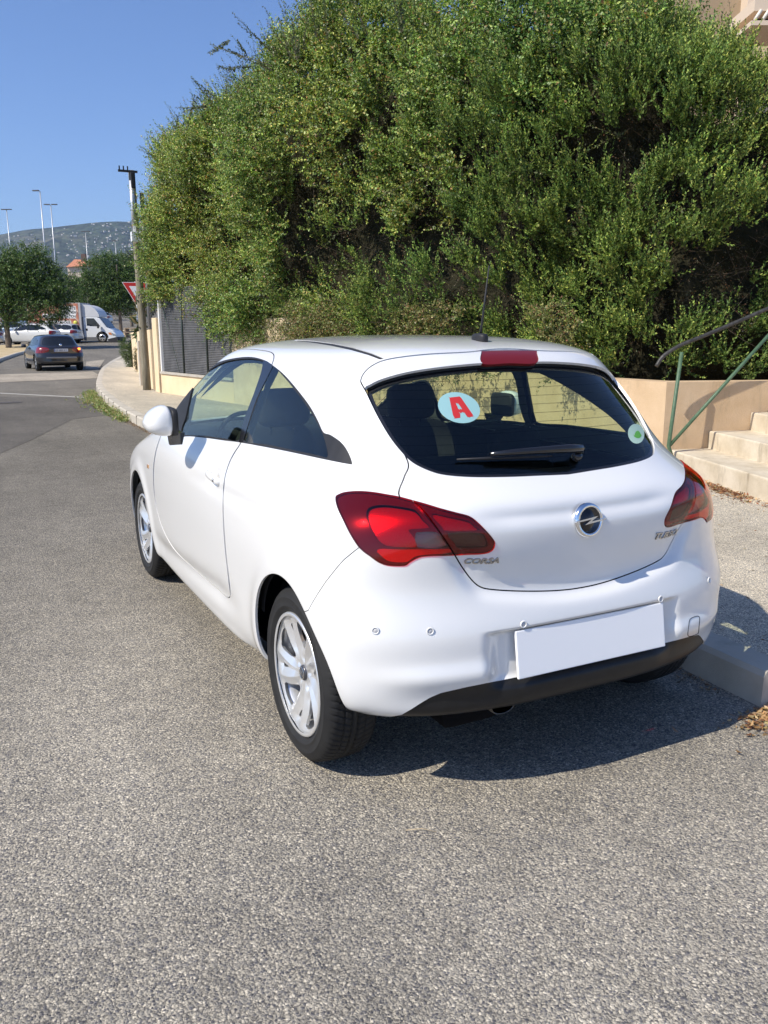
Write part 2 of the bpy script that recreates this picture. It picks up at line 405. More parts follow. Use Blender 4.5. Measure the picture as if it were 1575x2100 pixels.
LSPLIT = cl([(672, 230), (690, 280), (760, 342), (830, 425), (920, 545), (990, 650), (1048, 741), (1060, 800), (1700, 800), (1700, 230)])
L_RED = cl([(290, 350), (340, 308), (450, 297), (600, 315), (715, 345), (780, 430), (838, 498), (765, 512), (655, 520), (688, 570), (733, 672), (640, 680), (480, 668), (400, 625), (340, 540), (300, 450)])
L_REV = cl([(712, 565), (740, 545), (890, 545), (950, 615), (985, 678), (735, 676)])
L_LOW = cl([(385, 690), (600, 694), (980, 694), (1020, 728), (780, 745), (700, 765), (640, 805), (500, 800), (430, 760)])
L_I1 = cl([(850, 375), (1000, 405), (1170, 445), (1230, 500), (1255, 530), (980, 534), (930, 480)])
L_I2 = cl([(990, 552), (1265, 552), (1320, 615), (1328, 660), (1290, 678), (1085, 682), (1040, 630)])
DIFF = c4([(745, 900), (760, 846), (850, 829), (900, 800), (950, 768), (1000, 738), (1060, 712), (1200, 680), (1450, 630), (1575, 605)])+[(1210, 1356), (1330, 1330), (1500, 1290), (1500, 1700), (784, 1700)]
SPLITB = [(600, 1262), (632, 1252), (640, 1237), (652, 1217), (668, 1193), (690, 1165), (704, 1149), (722, 1134), (737, 1122), (762, 1112), (800, 1090), (900, 1110), (933, 1139), (950, 1162), (968, 1190), (986, 1204), (1010, 1209), (1060, 1212), (1120, 1212), (1165, 1209), (1205, 1203), (1500, 1150), (1600, 1700), (500, 1700)]
BRK = c3([(590, 118), (598, 113), (700, 110), (803, 111), (809, 117), (808, 160), (700, 161), (595, 163)])
ROOFSEAM = [(604, 699.0), (640, 702.6), (680, 709.2), (720, 718), (755, 728), (779, 737.2), (789, 735.6), (762, 724), (722, 711.8), (682, 703.8), (642, 698.8), (606, 696.8)]
STICK = [(944.5+44*math.cos(t)+4*math.sin(t), 829.5+33.5*math.sin(t)+3*math.cos(t)) for t in np.linspace(0, 2*math.pi, 28)[:-1]]
LET_A = c3([(470, 284), (514, 279), (568, 363), (541, 366), (529, 345), (511, 347), (514, 368), (486, 371)])
LET_AH = c3([(497, 308), (507, 310), (520, 331), (505, 334)])
GRN = [(1308+17*math.cos(t), 887+21*math.sin(t)) for t in np.linspace(0, 2*math.pi, 20)[:-1]]
GRNL = [(1311+7*math.cos(t)*(1+0.2*math.sin(3*t)), 889+8*math.sin(t)) for t in np.linspace(0, 2*math.pi, 14)[:-1]]

HND = on_x(428, 979, -0.862)
def build_hero():
    root = empty('parked_hatchback')
    tag(root, 'white glossy three-door hatchback with red A sticker parked at the kerb in the foreground', 'car')
    G = body_grid(nv=200, na=130, nb=250, nc=50)
    nv, nu = G.shape[:2]
    idx = np.arange(nv*nu).reshape(nv, nu)
    a = idx[:-1, :-1].ravel(); b = idx[:-1, 1:].ravel(); c = idx[1:, 1:].ravel(); d = idx[1:, :-1].ravel()
    T = np.concatenate([np.stack([a, c, b], 1), np.stack([a, d, c], 1)])
    V = G.reshape(-1, 3).copy()
    V[idx[:, 0], 0] = 0; V[idx[:, -1], 0] = 0
    # mirror (weld the centre line)
    n0 = len(V); onc = np.abs(V[:, 0]) < 1e-9; mp = np.arange(n0); mir = np.where(~onc)[0]; mp[mir] = n0+np.arange(len(mir))
    V = np.concatenate([V, V[mir]*[-1, 1, 1]]); T = np.concatenate([T, mp[T][:, ::-1]])
    # drop degenerate triangles of the roof line
    ar = np.linalg.norm(np.cross(V[T[:, 1]]-V[T[:, 0]], V[T[:, 2]]-V[T[:, 0]]), axis=1); T = T[ar > 1e-10]
    S = Surf(V, T); N = S.normals()
    if (N[:, 2] * (V[:, 2] > 1.45)).sum() < 0: S.T = S.T[:, ::-1].copy(); N = -N
    # ---- fields
    def fld(poly, P, NN, mode='rear', k=5, both=True, sm=True):
        Q = P.copy(); Q[:, 0] = -np.abs(Q[:, 0]) if both else Q[:, 0]
        n_ = NN.copy(); n_[:, 0] = np.where(P[:, 0] > 0, -NN[:, 0], NN[:, 0]) if both else NN[:, 0]
        p, w = pix(Q); pl = rounded(poly, k) if sm else np.asarray(poly)
        lo = pl.min(0)-80; hi = pl.max(0)+80
        near = ((p > lo) & (p < hi)).all(1) & (Q[:, 1] < 3.5); f = np.full(len(P), 80.0)
        f[near] = np.clip(sdf(pl, p[near]), -1e9, 80.0); f = f*w/F_PX
        if mode == 'side': f = np.maximum(f, (n_[:, 0]+0.30)*0.3)
        if mode == 'rear': f = np.maximum(f, (Q[:, 1]-1.3)*0.5); f = np.maximum(f, (n_[:, 1]-0.15)*0.3)
        return f
    def arch(P, yc): return np.maximum(np.hypot(P[:, 1]-(.600 if yc < 2 else yc), P[:, 2]-(.348 if yc < 2 else .325))-(.340 if yc < 2 else .350), 0.45-np.abs(P[:, 0]))
    # ---- sculpting (true relief of the panels)
    P = S.V
    sm = lambda t: np.clip(t, 0, 1)**2*(3-2*np.clip(t, 0, 1))
    disp = np.zeros(len(P))
    fp, _ = fld(TGATE, P, N), 0
    lowt = sm((0.90-P[:, 2])/0.12)*sm((P[:, 2]-0.60)/0.05)*sm((0.62-np.abs(P[:, 0]))/0.12)*(P[:, 1] < 0.8)
    disp -= np.where(fp < 0.0, 0.022*np.exp(-(np.minimum(fp, 0)/0.075)**2), 0.022*np.exp(-(fp/0.028)**2))*lowt
    # soft crease of the tailgate under the window and hollow round the badge
    ax = np.abs(P[:, 0]); rear = (P[:, 1] < 0.6)
    hol = np.exp(-((P[:, 2]-0.935-0.05*ax**2)/0.030)**2)*sm((0.50-ax)/0.22)*rear
    disp -= 0.016*hol
    # number plate recess
    rx = np.maximum(ax-0.36, 0); rec = sm((0.425-ax)/0.09)*sm((P[:, 2]-0.385)/0.05)*sm((0.584-P[:, 2])/0.012)*rear
    disp -= 0.030*rec
    disp += 0.013*np.exp(-((P[:, 2]-0.458)/0.034)**2)*sm((ax-.34)/.08)*sm((.80-ax)/.22)*sm((.45-P[:, 1])/.3)
    disp -= 0.012*np.exp(-((P[:, 2]-0.375)/0.045)**2)*sm((ax-.30)/.1)*sm((.80-ax)/.22)*sm((.45-P[:, 1])/.3)
    # shoulder under the side windows and hollow along the sill
    side = sm((np.abs(N[:, 0])-0.5)/0.3)
    yy = P[:, 1]; zz = P[:, 2]
    zl = 0.905+0.012*(1.4-yy); disp -= 0.0075*np.exp(-((zz-zl+0.05)/0.030)**2)*side*sm((yy-0.42)/0.35)*sm((2.1-yy)/0.9)
    zb = 0.245+0.10*np.clip((2.7-yy)/1.6, 0, 1)**1.2
    disp += 0.012*np.exp(-((zz-0.225)/0.035)**2)*side*sm((yy-1.0)/0.3)*sm((2.95-yy)/0.2)
    disp -= 0.016*np.exp(-((zz-(zb+0.075))/0.055)**2)*side*sm((yy-1.1)/0.4)*sm((2.9-yy)/0.3)
    # wheel arch lips
    for yc in (0.600, 3.185):
        ra = np.hypot(yy-yc, zz-0.335); disp += 0.010*np.exp(-((ra-0.36)/0.05)**2)*side*(zz > 0.1)
    # cups behind the door handles
    disp -= 0.020*np.exp(-((yy-HND[1])/0.060)**2-((zz-HND[2]+0.004)/0.036)**2)*side
    S.V = P+N*disp[:, None]; S.N = S.normals()
    # ---- cuts
    def cutf(fn, offs=(0.0,)):
        for o in offs: S.cut(fn(S.V, S.N)-o)
    F = {}
    def reg(name, poly, mode='rear', offs=(0.0,), **kw):
        F[name] = lambda P_, N_: fld(poly, P_, N_, mode, **kw); cutf(F[name], offs)
    for yc in (0.675, 3.185): cutf(lambda P_, N_, yc=yc: arch(P_, yc))
    keep = np.ones(len(S.T), bool); C = S.cent()
    for yc in (0.675, 3.185): keep &= ~(arch(C, yc) < 0)
    S.T = S.T[keep]; S.L = S.L[keep]
    g = 0.0022
    reg('dlo', DLO, 'side'); reg('dgl', DGL, 'side', (0.0,)); reg('qgl', QGL, 'side', (0.0,)); reg('bpl', BPL, 'side')
    reg('door', DOOR, 'side', (-g, g)); reg('tgate', TGATE, 'rear', (-g, g))
    reg('gls', GLS, 'rear', (0.0, -0.012)); reg('lamp', LAMP, 'rear', (-0.001, 0.0015, -0.006)); reg('lsplit', LSPLIT, 'rear', (-0.0022, 0.0022), sm=False)
    reg('diff', DIFF, 'rear', (0.0,), sm=False); reg('splitb', SPLITB, 'rear', (-0.0014, 0.0014), sm=False)
    reg('brk', BRK, 'rear', both=False); _b = F['brk']; F['brk'] = lambda P_, N_: np.maximum(_b(P_, N_), np.abs(P_[:, 0])-.3); reg('seam', ROOFSEAM, 'x', sm=False)
    for nm, pl in (('l_red', L_RED), ('l_rev', L_REV), ('l_low', L_LOW), ('l_i1', L_I1), ('l_i2', L_I2)): reg(nm, pl, 'rear', k=3)
    # front features measured on the car itself
    def ws(P_, N_):
        q = np.stack([np.abs(P_[:, 0]), P_[:, 2]], 1); f = sdf(rounded([(-.3, 1.02), (.3, 1.0), (.62, .99), (.66, 1.06), (.56, 1.25), (.47, 1.375), (.3, 1.405), (-.3, 1.41)], 3), q)
        return np.maximum(f, (0.15-N_[:, 1])*0.3+(P_[:, 1] < 1.9)*0.5)
    F['ws'] = ws; cutf(ws)
    def hl(P_, N_):
        q = np.stack([P_[:, 1], P_[:, 2]], 1); f = sdf(rounded([(3.42, .80), (3.60, .83), (3.80, .75), (3.93, .66), (3.93, .58), (3.78, .60), (3.58, .68)], 4), q)
        return np.maximum(f, (0.30-np.abs(P_[:, 0])))
    F['hl'] = hl; cutf(hl)
    def hood(P_, N_):
        q = np.stack([np.abs(P_[:, 0]), P_[:, 1]], 1); f = sdf(rounded([(-.3, 3.02), (.3, 3.0), (.66, 2.93), (.70, 3.1), (.66, 3.45), (.50, 3.72), (.25, 3.86), (-.3, 3.90)], 4), q)
        return np.maximum(f, (0.62-P_[:, 2]))
    F['hood'] = hood; cutf(hood, (-g, g))
    C = S.cent(); NC = S.N[S.T].mean(1); v = {k: fn(C, NC) for k, fn in F.items()}
    lab = np.zeros(len(S.T), int)                        # 0 body
    lab[np.abs(v['hood']) < g] = 99; lab[v['hood'] < -g] = 30
    lab[v['ws'] < 0] = 31; lab[v['hl'] < 0] = 32
    lab[v['splitb'] < -0.0014] = 1; lab[np.abs(v['splitb']) < 0.0014] = 99
    lab[v['tgate'] < -g] = 3; m = np.abs(v['tgate']) < g; lab[m] = 99
    m = v['door'] < -g; lab[m] = 2; m = (np.abs(v['door']) < g); lab[m] = 99
    lab[v['diff'] < 0] = 10
    lab[v['dlo'] < 0] = 7; lab[(v['dgl'] < 0)] = 5; lab[(v['qgl'] < 0)] = 6; lab[(v['bpl'] < 0) & (v['dlo'] < 0)] = 71
    lab[(v['gls'] < -0.012)] = 4; lab[(v['gls'] < 0) & (v['gls'] > -0.012)] = 41
    lab[v['brk'] < 0] = 42
    inl = v['lamp'] < -0.001
    lab[inl & (v['lsplit'] > 0.0022)] = 8; lab[inl & (v['lsplit'] < -0.0022)] = 9; lab[(np.abs(v['lamp']-0.00025) < 0.00125) | (inl & (np.abs(v['lsplit']) < 0.0022))] = 99
    lab[(v['seam'] < 0) & (NC[:, 2] > 0.5) & (lab == 0)] = 11
    L = C[:, 0] < 0
    body = S.emit(lab == 0, 'body', M_WHITE, root, 0, 0.010)
    S.emit(lab == 99, 'seam', M_GAP, body, 0.0085)
    S.emit(lab == 1, 'rear_bumper', M_WHITE, root, 0, 0.010)
    S.emit(lab == 30, 'bonnet', M_WHITE, root, 0, 0.010)
    S.emit(lab == 31, 'windscreen', M_GLASS, root, 0.004)
    for sd in (True, False):
        S.emit((lab == 32) & (L == sd), 'headlight', M_LREV, root, 0.006, 0.004)
    tg = S.emit(lab == 3, 'tailgate', M_WHITE, root, 0, 0.012)
    doors = []
    for sd in (True, False):
        dr = S.emit((lab == 2) & (L == sd), 'door', M_WHITE, root, 0, 0.010); doors.append(dr)
        S.emit((lab == 5) & (L == sd), 'door_window', M_GLASS, dr, 0.006)
        S.emit((lab == 6) & (L == sd), 'quarter_window', M_GLASS, root, 0.0015, 0.004)
        S.emit((lab == 7) & (L == sd), 'window_surround', M_TRIM, root, 0.001, 0.012)
        S.emit((lab == 71) & (L == sd), 'pillar_trim', M_BLK, root, 0.0, 0.006)
        S.emit((lab == 11) & (L == sd), 'roof_strip', M_TRIM, root, 0.003)
    rg = S.emit(lab == 4, 'rear_window', M_GLASSR, tg, lambda P_: 0.006+0.020*np.clip((P_[:, 2]-1.10)/0.26, 0, 1))
    S.emit(lab == 41, 'window_edge', M_BLK, tg, lambda P_: 0.0055+0.020*np.clip((P_[:, 2]-1.10)/0.26, 0, 1))
    # dark return between the tailgate skin and the window
    S.emit((lab == 41), 'window_rebate', M_WHITE, tg, -0.0002, 0.0) if False else None
    S.emit(lab == 10, 'rear_diffuser', M_DIFF, root, 0.004, 0.012)
    S.emit(lab == 42, 'brake_light', simple('brake_lamp_red', (0.16, 0.008, 0.008), 0.3, coat=0.2), tg, 0.003, 0.012)
    zones = [(M_LRED, lambda v: v['l_red'] < 0), (M_LREV, lambda v: v['l_rev'] < 0), (M_LRED2, lambda v: v['l_low'] < 0), (M_LRED, lambda v: v['l_i1'] < 0), (M_LSMOKE, lambda v: v['l_i2'] < 0)]
    for lb, nm in ((8, 'tail_light'), (9, 'tailgate_light')):
        for sd in (True, False):
            sel = (lab == lb) & (L == sd)
            smoke = (v['l_i2'] < 0) | (v['l_rev'] < 0)
            ln = S.emit(sel & ~smoke, nm, M_LENS, root, -0.003, 0.012)
            S.emit(sel & smoke, 'clear_lens', M_LENSC, ln, -0.003)
            used = np.zeros(len(lab), bool)
            for zi, (mz, fz) in enumerate(zones):
                s_ = sel & fz(v) & ~used; used |= s_
                if s_.any(): S.emit(s_, ['reflector', 'reversing_reflector', 'lower_reflector', 'reflector', 'smoked_reflector'][zi], mz, ln, [0.020, 0.014, 0.010, 0.014, 0.013][zi], 0.006)
            S.emit(sel & ~used, 'lamp_housing', M_LDARK, ln, 0.009)
    # ---- ray casting on the finished surface
    from mathutils.bvhtree import BVHTree
    bv = BVHTree.FromPolygons(S.V.tolist(), S.T.tolist())
    def hit(px, py):
        d = ray(px, py); r = bv.ray_cast(Vector(CAM), Vector(d).normalized())
        if r[0] is None: return None
        tri = S.T[r[2]]; n = S.N[tri].mean(0); return np.array(r[0]), n/np.linalg.norm(n)
    def near(P0):
        r = bv.find_nearest(Vector(P0)); tri = S.T[r[2]]; n = S.N[tri].mean(0); return np.array(r[0]), n/np.linalg.norm(n)
    return root, S, body, tg, rg, doors, hit, near, (lab, v, C, L)
M_TYRE = speckled('tyre_rubber', (0.011, 0.011, 0.012), (0.020, 0.020, 0.020), 12, 0.72, 0.35, 500, dist=0.0008)
M_ALLOY = simple('silver_alloy', (0.86, 0.87, 0.88), 0.33, 0.72, coat=0.5)
M_DISC = speckled('brown_brake_disc', (0.09, 0.065, 0.05), (0.16, 0.13, 0.11), 30, 0.5, 0.2, 300, metal=0.5)
M_BLACKHOLE = simple('dark_wheel_well', (0.008, 0.008, 0.009), 0.95, spec=0.1)
def frame_M(P, n, up=(0, 0, 1)):
    """matrix whose Z is n and whose Y is close to up"""
    z = Vector(n).normalized(); x = Vector(up).cross(z).normalized(); y = z.cross(x)
    return Matrix(((x.x, y.x, z.x, P[0]), (x.y, y.y, z.y, P[1]), (x.z, y.z, z.z, P[2]), (0, 0, 0, 1)))
def build_wheel(parent):
    """wheel about the local X axis, outer face towards -X"""
    R, W2 = 0.310, 0.0975
    e = empty('wheel'); e.parent = parent
    # tyre
    prof = [(.214, -.075), (.222, -.086), (.236, -.094), (.2395, -.0965), (.2425, -.0965), (.244, -.0955), (.256, -.0975), (.268, -.0965), (.2705, -.0975), (.2725, -.0955), (.282, -.091), (.294, -.083), (.3015, -.075), (.3060, -.066)]
    hs = np.linspace(-.060, .060, 34); prof += [(R-0.35*(h/.06)**2*0.010, h) for h in hs]
    prof += [(.3060, .066), (.3015, .075), (.294, .083), (.266, .0965), (.236, .094), (.214, .075)]
    n = 540; th = np.arange(n)/n*2*np.pi; V = []
    for r, h in prof:
        rr = np.full(n, r)
        if abs(h) <= .0752 and r > .30:
            ph = (th*78/(2*np.pi)+abs(h)*16) % 1.0
            gr = (ph < 0.17) & (abs(h) > .006)
            if any(abs(abs(h)-c_) < .0032 for c_ in (.012, .038)): rr -= .007
            rr = rr-np.where(gr, .0055 if abs(h) < .07 else .003, 0)
        # raised lettering band is left smooth; a fine step at the bead
        if abs(r-.250) < .001: rr = rr+0.0
        V.append(np.stack([np.full(n, h), rr*np.cos(th), rr*np.sin(th)], 1))
    V = np.concatenate(V); m = len(prof); i = np.arange(m-1)[:, None]; k = np.arange(n)[None]; k2 = (k+1) % n
    F = np.stack([i*n+k, i*n+k2, (i+1)*n+k2, (i+1)*n+k], -1).reshape(-1, 4)
    t = rawmesh('tyre', V, F, M_TYRE, e)
    # rim face: polar relief with openings
    nr, na = 66, 560; r = np.linspace(0.0, 0.2095, nr); a = np.arange(na)/na*2*np.pi
    RR, AA = np.meshgrid(r, a, indexing='ij'); x = RR*np.cos(AA); y = RR*np.sin(AA)
    idx = np.arange(nr*na).reshape(nr, na); q = np.roll(idx, -1, 1)
    T = np.concatenate([np.stack([idx[:-1].ravel(), q[:-1].ravel(), q[1:].ravel()], 1), np.stack([idx[:-1].ravel(), q[1:].ravel(), idx[1:].ravel()], 1)])
    sw = lambda rr: np.radians(85*(rr-.10))
    phi = (AA-sw(RR)); deg = np.degrees(phi) % 72
    arm = np.minimum(np.abs(deg-23), np.abs(deg-49)); wide = np.clip((RR-.05)/.12, 0, 1)
    h = -.006-.030*(1-np.clip(RR/.2, 0, 1))**1.2
    ridge = np.clip(1-arm/13, 0, 1); h = h+.014*(ridge-1)*np.clip((RR-.045)/.05, 0, 1)*np.clip((.212-RR)/.035, .25, 1)
    boss = np.exp(-((RR-.050)/.013)**2)*np.clip(np.cos((AA)*5), 0, 1)**2; h = h-.010*boss
    S = Surf(np.stack([-h, x, y], -1).reshape(-1, 3), T); ar = np.linalg.norm(np.cross(S.V[T[:, 1]]-S.V[T[:, 0]], S.V[T[:, 2]]-S.V[T[:, 0]]), axis=1)
    S.V[:, 0] = -W2+0.012-(-S.V[:, 0])-0.0+0.0
    S.V[:, 0] = -W2+0.010+(-h.ravel()); S.T = T[ar > 1e-12]; S.L = np.zeros(len(S.T), np.int32)
    S.N = S.normals()
    if S.N[:, 0].sum() > 0: S.T = S.T[:, ::-1].copy(); S.N = -S.N
    def hole(P_, poly):
        rr = np.hypot(P_[:, 1], P_[:, 2]); an = np.arctan2(P_[:, 2], P_[:, 1]); dg = (np.degrees(an-sw(rr))+36) % 72-36
        c, s_ = np.cos(np.radians(dg)), np.sin(np.radians(dg)); pl = rounded([(q_[0]*math.cos(rad(q_[1])), q_[0]*math.sin(rad(q_[1]))) for q_ in poly], 4)
        return sdf(pl, np.stack([rr*c, rr*s_], 1))
    HA = [(.088, -1), (.108, -10), (.142, -13.5), (.180, -15), (.190, -9), (.193, 0), (.191, 9), (.180, 14), (.146, 11), (.110, 7.5)]
    HB = [(.146, 36), (.158, 34.2), (.174, 33.6), (.178, 36), (.174, 38.2), (.158, 37.8)]
    hb = lambda P_: np.minimum(hole(P_, HA), hole(np.stack([P_[:, 0], P_[:, 1]*math.cos(rad(36))+P_[:, 2]*math.sin(rad(36)), -P_[:, 1]*math.sin(rad(36))+P_[:, 2]*math.cos(rad(36))], 1), [(a_, b_-36) for a_, b_ in HB]))
    S.cut(hb(S.V)); keep = hb(S.cent()) > 0
    S.emit(keep, 'rim', M_ALLOY, e, 0, 0.014)
    M_ = Ry(-math.pi/2)       # lathe axis to -X
    MB().lathe([(.204, .0885), (.210, .0905), (.2165, .0895), (.2185, .083), (.2165, .076), (.209, .070), (.200, .05), (.193, .0), (.200, -.07)], 96, M_).build('rim_lip', M_ALLOY, e)
    MB().lathe([(.0, .020), (.125, .020), (.131, .015), (.131, -.005), (.0, -.005)], 64, M_).build('brake_disc', M_DISC, e)
    MB().lathe([(.0, -.006), (.205, -.006), (.205, -.075), (.0, -.075)], 48, M_).build('wheel_back', M_BLACKHOLE, e)
    c = MB().lathe([(.0, .066), (.020, .0655), (.025, .064), (.0275, .060), (.0275, .045)], 40, M_).build('hub_cap', simple('hub_cap_grey', (0.10, 0.10, 0.11), 0.3, 0.6), e)
    MB().lathe([(.019, .0665), (.0205, .068), (.022, .0665)], 32, M_).build('cap_ring', M_CHROME, c)
    MB().prism([(-.021, 0), (-.021, .002), (.008, .005), (-.001, -.002), (.021, 0), (.021, -.002), (-.008, -.005), (.001, .002)], .066, .068, M_@Rz(math.pi/2)).build('cap_bolt', M_CHROME, c)
    for k in range(5):
        an = 2*math.pi*k/5; MB().lathe([(0, .048), (.007, .048), (.008, .044), (.008, .03)], 6, Tr(0, .050*math.cos(an), .050*math.sin(an))@M_).build('wheel_bolt', M_DARKCH, e)
    return e
def wheel_copy(src, parent):
    c = src.copy(); COL.objects.link(c); c.parent = parent
    for ch in src.children:
        d = ch.copy(); COL.objects.link(d); d.parent = c
        for g in ch.children: h = g.copy(); COL.objects.link(h); h.parent = d
    return c
def text_mesh(txt, name, mat, parent, P, ex, ez, width, height, depth, shear=0.0, bold=0.0, sx=1.0, snap=None):
    """raised lettering: P lower left corner, ex along the line, ez up"""
    cu = bpy.data.curves.new(name, 'FONT'); cu.body = txt; cu.size = 1.0; cu.extrude = 0.5; cu.shear = shear; cu.offset = bold; cu.resolution_u = 3
    ob = bpy.data.objects.new(name, cu); COL.objects.link(ob); dg = bpy.context.evaluated_depsgraph_get(); dg.update()
    me = bpy.data.meshes.new_from_object(ob.evaluated_get(dg)); bpy.data.objects.remove(ob); bpy.data.curves.remove(cu)
    co = np.array([v.co[:] for v in me.vertices]); lo = co.min(0); hi = co.max(0)
    ex = np.asarray(ex)/np.linalg.norm(ex); ez = np.asarray(ez)/np.linalg.norm(ez); n = np.cross(ex, ez)
    u = (co[:, 0]-lo[0])/(hi[0]-lo[0])*width; w = (co[:, 1]-lo[1])/(hi[1]-lo[1])*height; d = (co[:, 2]-lo[2])/(hi[2]-lo[2])*depth
    W = np.asarray(P)+u[:, None]*ex+w[:, None]*ez+d[:, None]*n
    if snap is not None:
        for i_ in range(len(W)): p_, n_ = snap(W[i_]-d[i_]*n); W[i_] = p_+n_*(d[i_]+.0004)
    me.vertices.foreach_set('co', W.astype(np.float32).ravel()); me.update(); me.name = name; me.materials.clear(); me.materials.append(mat)
    o = bpy.data.objects.new(name, me); COL.objects.link(o); o.parent = parent
    return o
def soft_block(name, mat, parent, c, d, e1=0.35, e2=0.35, M=None, nu=40, nv=24, taper=0.0):
    """superellipsoid block, rounded like a cushion"""
    u = np.linspace(-np.pi, np.pi, nu, endpoint=False); v = np.linspace(-np.pi/2, np.pi/2, nv)
    f = lambda w, m: np.sign(w)*np.abs(w)**m
    U, Vv = np.meshgrid(u, v); x = f(np.cos(Vv), e1)*f(np.cos(U), e2)*d[0]/2; y = f(np.cos(Vv), e1)*f(np.sin(U), e2)*d[1]/2; z = f(np.sin(Vv), e1)*d[2]/2
    x = x*(1-taper*(z/(d[2]/2)+1)/2)
    P = np.stack([x, y, z], -1).reshape(-1, 3)
    i = np.arange(nv-1)[:, None]; k = np.arange(nu)[None]; k2 = (k+1) % nu
    F = np.stack([i*nu+k, i*nu+k2, (i+1)*nu+k2, (i+1)*nu+k], -1).reshape(-1, 4)
    Mt = Tr(*c)@(M if M is not None else Matrix.Identity(4)); A = np.array(Mt); P = P@A[:3, :3].T+A[:3, 3]
    return rawmesh(name, P, F, mat, parent)
def finish_hero(H):
    root, S, body, tg, rg, doors, hit, near, (lab, v, C, L) = H
    # wheels
    w0 = build_wheel(root); sp = [(-0.731, 0.622, 0.316, 0, 0.35), (-0.738, 3.185, 0.31, 0, 1.1), (0.731, 0.622, 0.316, math.pi, 0.2), (0.745, 3.185, 0.31, math.pi, 0.9)]
    for i, (x, y, z, rz, rx) in enumerate(sp):
        w = w0 if i == 0 else wheel_copy(w0, root)
        w.location = (x, y, z); w.scale = (z/.31,)*3; w.rotation_euler = (rx if rz == 0 else -rx, 0, rz)
    # wheel wells and floor
    for x in (-1, 1):
        for y in (0.605, 3.185):
            b = MB(); nn_ = 40; xo = x*(.775 if y < 2 else .80); xi = x*.45; an = [math.pi*(-.01+1.02*k/nn_) for k in range(nn_+1)]
            Vw = [(xx, y+.352*math.cos(a), .340+.352*math.sin(a)) for xx in (xo, xi) for a in an]; b.add(Vw, [(k, k+1, nn_+2+k, nn_+1+k) for k in range(nn_)])
            b.add([(xi, y, .30)]+[Vw[nn_+1+k] for k in range(nn_+1)], [(0, k+1, k+2) for k in range(nn_)]); b.build('wheel_well', M_BLACKHOLE, root, fix=False)
    fl = MB(); fl.box((0, 1.93, .24), (1.44, 1.70, .06)); fl.box((0, .50, .33), (.86, .60, .10)); fl.box((0, 3.4, .25), (.86, .9, .06)); fl.box((0, .26, .345), (.96, .20, .05)); fl.box((-.35, .45, .27), (.22, .5, .14), b=.03)
    fl.build('underbody', M_BLACKHOLE, root)
    # cabin lining
    C2 = C[:, 2]; glassy = np.isin(lab, [4, 5, 6, 31])
    sel = ~glassy & (C2 > 0.45) & (C[:, 1] > 0.10) & (C[:, 1] < 3.0) & ~np.isin(lab, [99, 10, 32, 30])
    S.emit(sel & (C2 > 1.0), 'cabin_lining', M_LINER, root, 0.034); S.emit(sel & (C2 <= 1.0), 'side_trim', M_INT, root, 0.040)
    # seats
    for x in (-.36, .36):
        s = soft_block('front_seat', M_INT, root, (x, 2.02, .72), (.50, .15, .66), .4, .5, Rx(-.20), taper=.18)
        soft_block('headrest', M_INT, s, (x, 1.93, 1.135), (.27, .11, .19), .5, .6, Rx(-.15)); soft_block('seat_cushion', M_INT, s, (x, 2.32, .42), (.50, .52, .16), .4, .4)
        [MB().tube([(x+dx, 1.95, 1.0), (x+dx, 1.935, 1.08)], .006, 6).build('headrest_post', M_CHROME, s) for dx in (-.06, .06)]
    rb = soft_block('rear_seat', M_INT, root, (0, 1.02, .72), (1.24, .16, .52), .3, .35, Rx(-.25))
    for x in (-.33, .33): soft_block('headrest', M_INT, rb, (x, .95, 1.02), (.25, .10, .15), .5, .6, Rx(-.2))
    soft_block('seat_cushion', M_INT, rb, (0, 1.35, .45), (1.24, .50, .16), .3, .3)
    MB().box((0, .58, .915), (1.10, .58, .02), b=.006).build('parcel_shelf', M_INT, root)
    soft_block('dashboard', M_INT2, root, (0, 2.78, .80), (1.38, .46, .36), .35, .3)
    sw = MB(); T_ = Tr(-.36, 2.47, .90)@Rx(rad(65)); sw.lathe([(.175+.013*math.cos(a), .013*math.sin(a)) for a in np.linspace(0, 2*math.pi, 9)[:-1]], 40, T_, closed=True)
    sw.lathe([(0, -.01), (.055, -.01), (.06, -.03), (0, -.04)], 20, T_); [sw.box((0, 0, 0), (.30, .03, .012), M=T_@Rz(a)) for a in (0, 1.57)]; sw.build('steering_wheel', M_INT2, root)
    MB().box((0, 2.36, 1.29), (.22, .03, .06), b=.012).build('inner_mirror', M_INT2, root)
    # folded door mirrors
    P0 = on_x(335.5, 866, -0.955)
    for s in (-1, 1):
        cx = 0.958
        nu, nv = 48, 32; u = np.linspace(-np.pi, np.pi, nu, endpoint=False); vv = np.linspace(-np.pi/2, np.pi/2, nv); U, Vv = np.meshgrid(u, vv)
        f = lambda w, m: np.sign(w)*np.abs(w)**m
        a = f(np.cos(Vv), .8)*f(np.cos(U), .75); b = f(np.cos(Vv), .8)*f(np.sin(U), .75); z = f(np.sin(Vv), .75)
        x = -a*np.where(a > 0, .088, .042)*(1-.10*z); y = b*.105; zz = z*np.where(z > 0, .080, .060)*(1-.10*b)
        x = x*(1-.35*np.clip(z, 0, 1)**2); zz = zz+np.where((z < 0), .012*np.clip(a, 0, 1), 0)
        Pm = np.stack([-s*(x if True else 0), y, zz], -1).reshape(-1, 3)+[s*cx, P0[1], P0[2]]
        i = np.arange(nv-1)[:, None]; k = np.arange(nu)[None]; k2 = (k+1) % nu
        F = np.stack([i*nu+k, i*nu+k2, (i+1)*nu+k2, (i+1)*nu+k], -1).reshape(-1, 4)
        if s < 0: Pm[:, 0] = -Pm[:, 0]+2*s*cx if False else Pm[:, 0]
        mr = rawmesh('door_mirror', Pm, F, M_WHITE, root)
